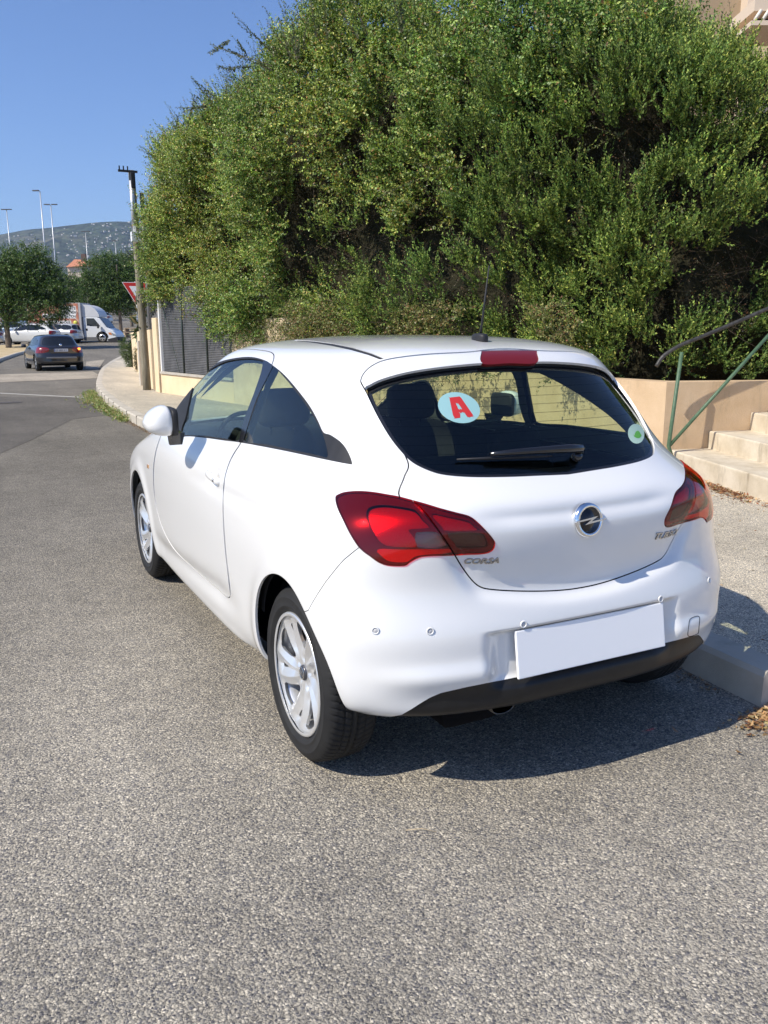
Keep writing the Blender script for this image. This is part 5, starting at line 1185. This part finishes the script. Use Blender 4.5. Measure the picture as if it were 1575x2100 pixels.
# ---------------- the other vehicles ----------------
M_DGL = simple('dark_car_glass', (.012, .014, .016), .04, spec=.8)
M_SGL = simple('car_glass', (.05, .06, .065), .05, spec=.8)
def mini_rows(kind, sy=1.0, sz=1.0):
    R = ROWS.copy()
    if kind == 'estate':
        for i in range(11, 21): t = (i-11)/9; R[i, 6] = [.13, .16, .19, .22, .26, .32, .42, .6, .9, 1.2][i-11]
    if kind == 'suv':
        R[:, 1:3] += 0; R[0:4, :3] += [[.05]]*4; R[10:, :3] += .02
    R[:, [6, 7, 9, 10]] *= sy; R[:, :3] *= sz; return R
def mini_wheel(parent, loc, rz, r=.31):
    e = empty('wheel'); e.parent = parent; e.location = loc; e.rotation_euler = (0, 0, rz); M_ = Ry(-math.pi/2)
    MB().lathe([(.66*r, .085), (.75*r, .098), (.92*r, .096), (r, .075), (r, -.09), (.7*r, -.09)], 28, M_).build('tyre', M_TYRE, e)
    b = MB(); b.lathe([(0, .070), (.15*r, .072), (.2*r, .060), (.66*r, .082), (.68*r, .06), (0, .02)], 28, M_)
    b.build('rim', M_ALLOY, e)
    b = MB()
    for k in range(5): a = 2*math.pi*k/5; b.prism([(.46*r+.12*r*math.cos(t), .12*r*math.sin(t)) for t in np.linspace(0, 2*math.pi, 9)[:-1]], .064, .080, M_@Rz(a))
    b.build('rim_openings', M_BLACKHOLE, e)
    return e
SIDE5 = dict(front=[(1.95, 1.02), (2.86, .985), (2.55, 1.25), (2.25, 1.37), (1.95, 1.38)], mid=[(1.05, 1.045), (1.88, 1.02), (1.88, 1.38), (1.45, 1.38), (1.08, 1.30)], back=[(.62, 1.08), (.98, 1.055), (1.00, 1.27), (.90, 1.25)])
SIDEW = dict(front=[(1.95, 1.02), (2.86, .985), (2.55, 1.25), (2.25, 1.37), (1.95, 1.38)], mid=[(1.10, 1.035), (1.88, 1.02), (1.88, 1.38), (1.10, 1.37)], back=[(.42, 1.05), (1.02, 1.04), (1.02, 1.36), (.50, 1.32)])
def mini_car(name, label, loc, head, paint, kind='hatch', sy=1.0, sz=1.0, side=SIDE5, lights=None, group=None, detail=True, plate=None, sx=1.0):
    """head: heading (unit xy) of the front"""
    root = empty(name, loc, math.atan2(-head[0], head[1])); tag(root, label, 'car', group)
    G = body_grid(mini_rows(kind, sy, sz), nv=84, na=46, nb=84, nc=26, ymid=1.9*sy); G[..., 0] *= sx; nv, nu = G.shape[:2]; idx = np.arange(nv*nu).reshape(nv, nu)
    a = idx[:-1, :-1].ravel(); b = idx[:-1, 1:].ravel(); c = idx[1:, 1:].ravel(); d = idx[1:, :-1].ravel(); T = np.concatenate([np.stack([a, c, b], 1), np.stack([a, d, c], 1)])
    V = G.reshape(-1, 3).copy(); V[idx[:, 0], 0] = 0; V[idx[:, -1], 0] = 0; n0 = len(V); onc = np.abs(V[:, 0]) < 1e-9; mp = np.arange(n0); mir = np.where(~onc)[0]; mp[mir] = n0+np.arange(len(mir))
    V = np.concatenate([V, V[mir]*[-1, 1, 1]]); T = np.concatenate([T, mp[T][:, ::-1]]); ar = np.linalg.norm(np.cross(V[T[:, 1]]-V[T[:, 0]], V[T[:, 2]]-V[T[:, 0]]), axis=1); T = T[ar > 1e-10]
    S = Surf(V, T); N = S.normals()
    if (N[:, 2]*(V[:, 2] > 1.4*sz)).sum() < 0: S.T = S.T[:, ::-1].copy(); N = -N
    S.N = N; S.L = np.zeros(len(S.T), int); F = {}
    sc = lambda pl: [(p[0]*sy, p[1]*sz) for p in pl]
    def reg(nm, fn): F[nm] = fn; S.cut(fn(S.V, S.N))
    def sidef(pl): return lambda P, N_: np.maximum(sdf(rounded(sc(pl), 3), np.stack([P[:, 1], P[:, 2]], 1)), np.maximum((.35-np.abs(N_[:, 0]))*.3, .3-np.abs(P[:, 0])))
    def rearf(pl): return lambda P, N_: np.maximum(sdf(rounded([(p[0]*sx, p[1]*sz) for p in pl], 3), np.stack([np.abs(P[:, 0]), P[:, 2]], 1)), (N_[:, 1]-.1)*.3+(P[:, 1] > 1.3*sy)*.5)
    for yc in (.675*sy, 3.185*sy): reg('arch%d' % (yc > 2), lambda P, N_, yc=yc: np.maximum(np.hypot(P[:, 1]-yc, P[:, 2]-.325)-.352, .45-np.abs(P[:, 0])))
    for k_, pl in side.items(): reg('w_'+k_, sidef(pl))
    reg('glass', rearf([(-.3, 1.36), (.3, 1.355), (.50, 1.33), (.60, 1.10), (.50, 1.04), (.3, 1.03), (-.3, 1.03)]))
    lampf = rearf([(.42, .93), (.60, .97), (.95, .98), (.95, .76), (.66, .74), (.44, .80)]); reg('lamp', lambda P, N_: np.maximum(lampf(P, N_), (P[:, 1]-.42*sy)))
    reg('low', lambda P, N_: P[:, 2]-(.36+.10*(P[:, 1] < .5)*np.clip((.62-np.abs(P[:, 0]))/.1, 0, 1))*sz)
    reg('ws', lambda P, N_: np.maximum(sdf(rounded([(-.3, 1.02*sz), (.3, 1.0*sz), (.62, .99*sz), (.56, 1.25*sz), (.47, 1.375*sz), (-.3, 1.41*sz)], 3), np.stack([np.abs(P[:, 0]), P[:, 2]], 1)), (.15-N_[:, 1])*.3+(P[:, 1] < 1.9*sy)*.5))
    reg('hl', lambda P, N_: np.maximum(sdf(rounded(sc([(3.42, .80), (3.60, .83), (3.80, .75), (3.93, .66), (3.93, .58), (3.78, .60), (3.58, .68)]), 3), np.stack([P[:, 1], P[:, 2]], 1)), .30-np.abs(P[:, 0])))
    C = S.cent(); NC = S.N[S.T].mean(1); v = {k_: f(C, NC) for k_, f in F.items()}; lab = np.zeros(len(S.T), int); lab[v['low'] < 0] = 2
    for k_ in side: lab[v['w_'+k_] < 0] = 3
    lab[v['glass'] < 0] = 4; lab[v['ws'] < 0] = 5; lab[v['lamp'] < 0] = 6; lab[v['hl'] < 0] = 7; L = C[:, 0] < 0
    gone = (v['arch0'] < 0) | (v['arch1'] < 0); lab[gone] = -1
    S.emit(lab == 0, 'body', paint, root, 0, .01); S.emit(lab == 2, 'lower_trim', M_TRIM if kind == 'suv' else paint, root, .002, .01)
    yb = C[:, 1]/sy
    for sd in (True, False):
        for lo, hi in ((0, 1.03), (1.03, 1.92), (1.92, 4)): S.emit((lab == 3) & (L == sd) & (yb > lo) & (yb <= hi), 'side_window', M_DGL, root, .006)
        S.emit((lab == 6) & (L == sd), 'tail_light', simple('tail_lamp_red', (.20, .010, .010), .15, coat=1), root, -.002); S.emit((lab == 7) & (L == sd), 'headlight', M_LREV, root, .0)
    S.emit(lab == 4, 'rear_window', M_DGL, root, .006); S.emit(lab == 5, 'windscreen', M_DGL, root, .004)
    for x in (-.745*sx, .745*sx):
        for y in (.675*sy, 3.185*sy): mini_wheel(root, (x, y, .31), 0 if x < 0 else math.pi)
    MB().box((0, 1.93*sy, .34), (1.42*sx, 3.5*sy, .26)).build('underbody', M_BLACKHOLE, root)
    for x in (-1, 1): soft_block('door_mirror', paint, root, (x*.93*sx, 2.62*sy, 1.0*sz), (.18, .12, .13), .5, .6, nu=16, nv=10)
    return root
def build_traffic():
    hr = unit(np.array([CR[0], CR[1]])); hf = unit(np.array([CF[0], CF[1]]))
    def gp(px, D): p = at_depth(px, 700, D); return np.array([p[0], p[1], float(gz(p[0], p[1]))])
    # dark hatchback driving away, indicating right
    dk = paint_mat('dark_grey_paint', (.014, .014, .018), .3)
    p = gp(124, 32.4); hd = unit(np.array([-.06, .998])); 
    c = mini_car('driving_car', 'dark grey hatchback driving away up the street with its right indicator lit', p+np.array([0, 0, .0]), hd, dk, 'hatch', 1.05, .94, lights=None, sx=1.04)
    # lit indicator, plate and badge
    b = MB(); b.box((.70, .175, .84), (.10, .02, .085), b=.01); o = b.build('indicator', simple('amber_glow', (1.0, .35, .05), .3, Emission_Color=(1, .33, .04, 1), Emission_Strength=2.2), c)
    b = MB(); b.box((-.665, .185, .83), (.14, .02, .06), b=.01); b.build('reversing_reflector', simple('pink_reflector', (.8, .35, .28), .3), c)
    pl = MB().box((0, .028, .80), (.52, .012, .11), b=.004).build('number_plate', simple('plate_pale', (.62, .64, .68), .4), c)
    MB().box((-.245, .0205, .80), (.028, .004, .105)).build('plate_band', simple('plate_blue', (.03, .08, .35), .4), pl)
    text_mesh('GP 883 KT', 'plate_lettering', simple('plate_ink', (.03, .03, .04), .5), pl, (-.215, .0225, .768), (1, 0, 0), (0, 0, 1), .43, .064, .002, 0, .0)
    MB().lathe([(0, 0), (.05, 0), (.05, .01), (0, .012)], 20, frame_M((0, .055, 1.0), (0, -1, .2))).build('badge', M_CHROME, c)
    MB().box((0, .01, .52), (1.1, .05, .05), b=.01).build('bumper_strip', simple('grey_strip', (.22, .22, .23), .4), c)
    # white side-on hatchback, silver estate, others parked in the lot
    g = 'cars parked across the junction'
    mini_car('parked_car', 'white side-on five-door hatchback facing left in front of the van', gp(124, 59)-hr.tolist()[0]*0+np.array([0, 0, 0]), -hr, paint_mat('white_paint_far', (.78, .78, .76), .3), sy=1.06, group=g)
    mini_car('parked_car', 'silver side-on estate car between the white hatchback and the van', gp(168, 61.5), unit(-hr+hf*.10), paint_mat('silver_paint', (.50, .52, .53), .35, metal=.4), 'estate', 1.1, .97, SIDEW, group=g)
    mini_car('parked_car', 'blue-grey car half hidden behind the white side-on hatchback', gp(78, 66), -hr, paint_mat('blue_grey_paint', (.20, .25, .32), .3, metal=.3), sy=1.05, sz=1.05, group=g)
    mini_car('parked_car', 'silver car at the left edge showing its red tail light', gp(13, 57), unit(-hr-hf*.35), bpy.data.materials['silver_paint'], 'estate', 1.05, .95, SIDEW, group=g)
    q = on_ground(231, 665); mini_car('parked_car', 'distant white car parked beyond the van under the trees', q, -hr, bpy.data.materials['white_paint_far'], sy=1.0, group=g)
    mini_car('parked_car', 'dark blue car in shade behind the tiled pattern lorry box', gp(60, 78), -hr, paint_mat('navy_paint', (.05, .08, .16), .3), sy=1.05, group=g)
    # box van
    D = 63; e0 = gp(176, D); e = empty('box_van', e0, math.atan2(hr[1], hr[0])); tag(e, 'white cab box van facing right, its box printed with orange roof tiles and lettering', 'van')
    u = D/F_PX; wh = simple('van_white', (.78, .79, .79), .35, coat=.5); W = 2.05
    # local x: forward, z up; side towards viewer is -y
    k = lambda px: (px-176)*u; hz = lambda py: 1.5-(py-679)*u-e0[2]
    zt = hz(622); bx = MB(); bx.box((k(117), W/2-.1, (hz(694)+zt)/2), (k(172)-k(62), 2.2, zt-hz(694)), b=.03)
    bx.build('cargo_box', simple('box_grey', (.45, .43, .41), .5), e)
    ys = -.267; x0, x1, z0, z1 = k(64), k(167), hz(690), hz(623)
    t = NT('printed_terracotta_panel'); p = t.pb((.5, .2, .1), .5); cc = t.coord('Object', (1.6, 1, 1.1)); wv = t.n('TexWave', wave_type='BANDS', bands_direction='DIAGONAL', wave_profile='SAW'); t.l(cc, wv.inputs[0]); wv.inputs['Scale'].default_value = .75; wv.inputs['Distortion'].default_value = 2.0; wv.inputs['Detail'].default_value = 1; nn = t.noise(cc, 3, 4)
    m = t.ramp(wv.outputs[0], [(0, (.62, .42, .32)), (.35, (.50, .14, .06)), (.7, (.38, .09, .04)), (1, (.16, .06, .04))]); t.l(t.mix(t.math('MULTIPLY', nn.outputs[0], .35), m, (.75, .50, .36)), p.inputs['Base Color'])
    pn = MB().box(((x0+x1)/2, ys+.085, (z0+z1)/2), (x1-x0, .012, z1-z0)).build('printed_panel', t.m, e)
    ink = simple('print_ink', (.02, .02, .02), .5); whi = simple('print_white', (.85, .84, .80), .5)
    def line(txt, px0, px1, py, h, mt=ink, back=True):
        A = (k(px0), ys+.076, hz(py)); w = k(px1)-k(px0); hh = h*u
        if back: MB().box((A[0]+w/2, ys+.0775, A[2]+hh/2), (w*1.05, .003, hh*1.45), b=.0).build('print_ground', whi, pn)
        text_mesh(txt, 'print_lettering', mt, pn, (A[0], ys+.0755, A[2]), (1, 0, 0), (0, 0, 1), w, hh, .004, 0, .02)
    line('VENTE', 137, 162, 635.5, 5.5); line('ENTRETIEN', 133, 162, 643.5, 5.5); line('RENOVATION', 94, 126, 650.5, 5.5); line('CREATION', 133, 161, 651.5, 5.5); line('DAS JO FUTURE LA FACADE', 90, 149, 664, 5.5)
    MB().box((k(75.5), ys+.077, hz(662)), (k(84)-k(67), .004, 7.5*u)).build('print_label', simple('print_red', (.55, .05, .04), .5), pn); text_mesh('TEGUS', 'print_lettering', whi, pn, (k(68), ys+.0735, hz(664)), (1, 0, 0), (0, 0, 1), k(83)-k(68), 4.2*u, .004)
    MB().lathe([(0, 0), (4.3*u, 0), (4.3*u, .004), (0, .004)], 24, frame_M((k(159.5), ys+.078, hz(661.5)), (0, -1, 0))).build('print_roundel', simple('print_yellow', (.62, .60, .08), .5), pn)
    MB().lathe([(0, 0), (4.3*u, 0), (4.3*u, .004), (0, .004)], 24, frame_M((k(161), ys+.078, hz(672)), (0, -1, 0))).build('print_roundel', simple('print_pale_green', (.35, .55, .45), .5), pn)
    # wind deflector
    df = [(k(172), hz(625))]+[(k(172)+(k(207)-k(172))*math.sin(a), hz(650)+(hz(625)-hz(650))*math.cos(a)) for a in np.linspace(.1, math.pi/2, 9)]+[(k(172), hz(650))]
    b = MB(); b.prism(df, -.0, -1.95, Tr(0, 0, 0)@Rx(math.pi/2)); o = b.build('wind_deflector', simple('deflector_grey', (.62, .62, .62), .4), e)
    # cab
    cab = [(k(173), hz(696)), (k(173), hz(650)), (k(181), hz(650)), (k(203), hz(650.5)), (k(208), hz(653)), (k(221), hz(671)), (k(233), hz(677)), (k(239), hz(684)), (k(241), hz(697)), (k(236), hz(700))]
    bm = MB(); bm.prism(cab, 0, -1.95, Rx(math.pi/2)); cb = bm.build('cab', wh, e); md = cb.modifiers.new('b', 'BEVEL'); md.width = .06; md.segments = 2
    def panel(nm, pts, mt, y=-.012, th=.02, par=cb): b = MB(); b.prism([(k(a), hz(c_)) for a, c_ in pts], -y, -y-th, Rx(math.pi/2)); return b.build(nm, mt, par)
    panel('door_window', [(180.5, 667), (180.5, 652.5), (196, 652.5), (206, 666), (207, 668.5), (190, 668)], M_DGL)
    b = MB(); b.prism([(k(207.5), hz(653.6)), (k(209.3), hz(653)), (k(222), hz(670.5)), (k(220.5), hz(671.5))], -.10, -1.85, Rx(math.pi/2)); b.build('windscreen', M_DGL, cb)
    panel('bumper', [(222, 694), (240, 690), (242.5, 694), (241.5, 701.5), (230, 702), (222, 700)], simple('bumper_grey', (.045, .045, .048), .8, spec=.2), -.03, 1.9+.09)
    panel('headlight', [(229, 681), (238, 684.5), (239, 688.5), (232, 687)], M_LREV); panel('indicator', [(223.5, 681), (229, 681), (231, 686), (224.5, 685)], simple('amber_lamp', (.65, .22, .06), .2, coat=1), -.014)
    panel('door_handle', [(178, 673), (181.5, 673), (181.5, 677), (178, 677)], M_BLACKHOLE, -.014); panel('sill', [(173, 697), (200, 697), (200, 690), (173, 690)], simple('sill_grey', (.16, .16, .165), .6), -.014)
    soft_block('door_mirror', M_TRIM, cb, (k(205), -.20, hz(668)), (.12, .2, .34), .4, .5, nu=14, nv=10)
    for px in (210.5, 92): w = mini_wheel(e, (k(px), .06, .36), math.pi/2, .38)
    for px in (210.5, 92): w = mini_wheel(e, (k(px), 1.86, .36), -math.pi/2, .38)
    MB().box((k(140), .9, .55), (4.8, .9, .35)).build('chassis', M_BLACKHOLE, e)
    # shape of arch
    b = MB(); b.prism([(k(210.5)+.46*math.cos(a), .36+.46*math.sin(a)) for a in np.linspace(0, math.pi, 13)], .012, -.3, Rx(math.pi/2)); b.build('wheel_arch', M_BLACKHOLE, e)
    # warning sign at the left edge, low rail
    p = gp(3, 68); e = empty('warning_sign', p); tag(e, 'triangular road sign half cut off at the left edge behind the cars', 'road sign'); s = .45
    Ms = Tr(0, 0, hz(668)+e0[2]-p[2])@Rz(math.atan2(hr[1], hr[0]))@Rx(math.pi/2)
    MB().prism([(-s, 0), (s, 0), (0, 1.6*s)], 0, .02, Ms).build('sign_border', bpy.data.materials['sign_red_paint'], e); MB().prism([(-s*.7, .08), (s*.7, .08), (0, 1.25*s)], .021, .026, Ms).build('sign_centre', bpy.data.materials['sign_white'], e); MB().tube([(0, 0, 0), (0, 0, 2.4)], .03, 8).build('sign_post', bpy.data.materials['galvanised'], e)
    # picnic bench behind the bush
    D2 = 74; p = at_depth(271, 680, D2); e = empty('picnic_bench', (p[0], p[1], float(gz(p[0], p[1]))), math.atan2(hr[1], hr[0])); tag(e, 'weathered wooden picnic bench on the far verge beside the trees', 'bench'); zz = 1.5-(664-679)*D2/F_PX-p[2]*0-float(gz(p[0], p[1])); wd = speckled('bench_wood', (.36, .26, .16), (.48, .36, .24), 6, .8)
    MB().box((0, 0, .80), (1.2, .7, .06)).build('table_top', wd, e); [MB().box((0, y, .45), (1.2, .25, .05)).build('seat', wd, e) for y in (-.65, .65)]; [MB().box((x, 0, .4), (.08, 1.2, .8), b=.01).build('leg', wd, e) for x in (-.45, .45)]
    # tall lamps
    lm = simple('lamp_metal', (.50, .51, .52), .4, .5); lh = simple('lamp_head_dark', (.10, .10, .11), .5)
    def lamp(px, top, D, heads, label, r=.09):
        p = gp(px, D); z = 1.5-(top-679)*D/F_PX; e = empty('street_lamp', p, math.atan2(hr[1], hr[0])); tag(e, label, 'street lamp', 'tall street lamps beyond the junction')
        MB().tube([(0, 0, 0), (0, 0, (z-p[2])*.5), (0, 0, z-p[2])], [r, r*.75, r*.45], 8).build('mast', lm, e)
        for s in heads: b = MB(); b.box((s*.35, 0, z-p[2]+.03), (.55, .22, .09), b=.03); b.build('lamp_head', lh, e)
    lamp(108, 407, 74, (-1,), 'tallest street lamp with one head pointing left, above the left tree'); lamp(127, 433, 82, (-1, 1), 'street lamp with two heads right of the tallest lamp'); lamp(38.5, 442, 92, (-.8, .8), 'small street lamp with two heads near the left edge'); lamp(192, 484, 112, (-.8, .8), 'far street lamp with two heads above the tiled roof'); lamp(250, 502, 130, (-.8, .8), 'faint farthest street lamp left of the utility pole')
def build_far():
    # tiled roof house
    def quad(px, py, D): return at_depth(px, py, D)
    D = 170; p = at_depth(166, 560, D); e = empty('tiled_house', (p[0], p[1], float(gz(p[0], p[1]))), math.atan2(CR[1], CR[0])); u = D/F_PX; b0 = e.location.z; z = lambda py: 1.5-(py-679)*u-b0; tag(e, 'pale house with orange tiled roof showing between the two round trees', 'house')
    w = MB().box((0, 2, z(549)/2), (46*u, 6, z(549)), b=0).build('wall', simple('far_house_wall', (.62, .52, .42), .8), e)
    tl = NT('orange_roof_tiles'); pp = tl.pb((.5, .2, .1), .8); c = tl.coord('Object', (1, 1, 1)); wv = tl.n('TexWave', wave_type='BANDS', bands_direction='X'); tl.l(c, wv.inputs[0]); wv.inputs['Scale'].default_value = 2.2; nz = tl.noise(c, 1.5, 4); tl.l(tl.mix(nz.outputs[0], (.50, .17, .09), (.70, .33, .19)), pp.inputs['Base Color']); tl.l(tl.bump(wv.outputs[0], .6, .1), pp.inputs['Normal'])
    s = u; V = [(-24*s, -1.6, z(551)), (25*s, -1.6, z(548)), (20*s, 2, z(535)), (-18*s, 2, z(533)), (-24*s, 5.6, z(551)), (25*s, 5.6, z(548))]; MB().add(V, [(0, 1, 2, 3), (3, 2, 5, 4), (0, 3, 4), (1, 5, 2), (0, 4, 5, 1)], False).build('roof', tl.m, e); MB().box((3*s, 1.6, z(531)), (.9, .9, 1.6)).build('chimney', simple('chimney_dark', (.12, .08, .07), .8), e)
    # hills: a ridge built as terrain far away
    hm = NT('wooded_hillside'); pp = hm.pb((.06, .08, .04), 1.0, 0, .1); c = hm.coord(); n1 = hm.noise(c, .004, 8, .6); n2 = hm.noise(c, .03, 6, .7)
    m = hm.ramp(n1.outputs[0], [(.3, (.030, .044, .022)), (.5, (.050, .062, .032)), (.7, (.12, .105, .07))]); m = hm.mix(1.0, m, hm.ramp(n2.outputs[0], [(.38, .20), (.62, 1.7)]), 'MULTIPLY'); hm.l(m, pp.inputs['Base Color'])
    D0 = 3600.0; nx, nd = 150, 46; PX = np.linspace(-900, 2300, nx); V = []
    ridge = lambda px: np.interp(px, [-900, -300, 0, 40, 75, 110, 150, 185, 215, 260, 300, 345, 600, 1200, 2300], [520, 500, 477, 470, 466, 465, 459, 453, 450, 449, 452, 458, 470, 500, 560])
    for j in range(nd):
        f = j/(nd-1); D = 1500+2300*f
        for px in PX:
            y = ridge(px); zt = 1.5+(679-y)*D0/F_PX; p = at_depth(px, 679, D); s = f**1.25; z = 4+(zt-4)*s*(D/3800 if f < 1 else 1)
            V.append((p[0], p[1], z))
    V = np.array(V); nz = vnoise(V*[1, 1, 0], .0035, 71)*38+vnoise(V*[1, 1, 0], .011, 72)*12+vnoise(V*[1, 1, 0], .03, 73)*5; ff = np.repeat(np.arange(nd)/(nd-1), nx); V[:, 2] += nz*np.clip(ff*2.2, 0, 1)*np.where(ff > .93, .28, 1)
    i = np.arange(nd-1)[:, None]*nx; k = np.arange(nx-1)[None]; F = np.stack([i+k, i+k+1, i+nx+k+1, i+nx+k], -1).reshape(-1, 4); b = len(V); V2 = V[-nx:].copy(); V2[:, :2] *= 1.15; V2[:, 2] = -50; Vf = np.concatenate([V, V2]); kk = np.arange(nx-1); F = np.concatenate([F, np.stack([b-nx+kk, b-nx+kk+1, b+kk+1, b+kk], 1)])
    hill = rawmesh('hills', Vf, F, hm.m, smooth=True); tag(hill, kind='structure')
    from mathutils.bvhtree import BVHTree
    bv = BVHTree.FromPolygons(Vf.tolist(), F.tolist()); rg = np.random.default_rng(17)
    m1 = simple('villa_wall', (.58, .55, .49), .8); m2 = simple('villa_roof', (.45, .26, .18), .8)
    def hmesh(nm, w, d, h, r):
        v = [(-w, -d, -6), (w, -d, -6), (w, d, -6), (-w, d, -6), (-w, -d, h), (w, -d, h), (w, d, h), (-w, d, h), (-w, 0, h+r), (w, 0, h+r)]; f = [(0, 1, 5, 4), (1, 2, 6, 5), (2, 3, 7, 6), (3, 0, 4, 7), (4, 5, 9, 8), (6, 7, 8, 9), (4, 8, 7), (5, 6, 9)]
        me = bpy.data.meshes.new(nm); me.from_pydata(v, [], f); me.materials.append(m1); me.materials.append(m2); me.polygons.foreach_set('material_index', [0, 0, 0, 0, 1, 1, 0, 0]); me.update(); return me
    ms = [hmesh('hillside_house', 8, 5, 5, 2), hmesh('hillside_house', 6, 5, 7, 2), hmesh('hillside_house', 12, 6, 6, 1.5), hmesh('hillside_block', 14, 7, 13, .5)]
    cnt = 0
    for _ in range(3000):
        if cnt >= 230: break
        px = rg.uniform(0, 345); yr = ridge(px); py = yr+2+rg.random()**1.1*(527-yr)
        f = (py-yr)/(527-yr)
        dens = .12+.75*np.clip((px-130)/130, 0, 1)*(.55+.7*f)+.4*(f > .72)+.35*np.exp(-((px-200)/55)**2)*(f < .12)
        if rg.random() > dens: continue
        r = bv.ray_cast(Vector(CAM), Vector(ray(px, py)).normalized())
        if r[0] is None: continue
        o = bpy.data.objects.new('hillside_house', ms[rg.choice(4, p=[.4, .3, .2, .1])]); COL.objects.link(o); o.location = r[0]; s = rg.uniform(.22, .50); o.scale = (s, s, s); o.rotation_euler = (0, 0, math.atan2(CR[1], CR[0])+rg.normal(0, .5))
        tag(o, 'tiny pale house among the trees on the far hillside', 'house', 'houses on the hillside'); cnt += 1
    # house above the hedge, top right
    D = 15.; e = empty('villa', (0, 0, 0)); tag(e, 'beige house with slatted balcony and brown wall showing above the conifer hedge, top right', 'house'); R2 = np.array([CR[0], CR[1]]); F2 = unit(np.array([CF[0], CF[1]])); rz = math.atan2(CR[1], CR[0])
    def blk(nm, px0, px1, py0, py1, D, dep, mt, par=e, dz=None):
        a = at_depth(px0, py0, D); b_ = at_depth(px1, py1, D); zt = a[2]; zb_ = b_[2] if dz is None else dz; c_ = (a+b_)/2; c_[:2] += F2*dep/2
        return MB().box((c_[0], c_[1], (zt+zb_)/2), (np.linalg.norm((b_-a)[:2]), dep, zt-zb_), rz=rz).build(nm, mt, par)
    brn = stucco('brown_render', (.34, .25, .16), (.42, .32, .21)); bei = simple('beige_render', (.70, .56, .42), .8); dkk = simple('dark_opening', (.04, .03, .03), .8)
    blk('wall', 1421, 1543, -260, 120, 16.5, 6, brn, dz=.5); blk('side_wall', 1543.5, 1900, -260, 120, 16.2, 6, bei, dz=.5)
    bal = blk('balcony', 1548, 1900, -2, 20, 15.0, 1.15, bei); blk('balcony_base', 1541, 1900, 42, 50, 15.0, 1.15, bei, bal); blk('balcony_opening', 1548, 1900, 20.3, 41.7, 15.4, .1, dkk, bal)
    for x in range(1548, 1780, 16):
        a = at_depth(x, 41, 15.02); b_ = at_depth(x+13, 21, 15.02); MB().tube([a, b_], .030, 6).build('slat', simple('pale_slat', (.75, .68, .58), .7), bal)
def build_haze():
    z1 = 640; b = MB(); b.box((300, 900, (z1-8)/2-0.0), (9000, 9600, z1+8)); t = NT('haze_air'); v = t.n('VolumePrincipled'); v.inputs['Color'].default_value = (.58, .75, 1.0, 1); v.inputs['Density'].default_value = HAZE; v.inputs['Anisotropy'].default_value = .2
    t.l(v.outputs[0], t.out.inputs['Volume']); o = b.build('haze', t.m); tag(o, kind='stuff'); return o
HAZE = 0.000095
build_ground()
build_street()
build_far()
finish_hero(build_hero())
build_traffic()
build_hedges()
build_trees()
build_litter()
build_haze()
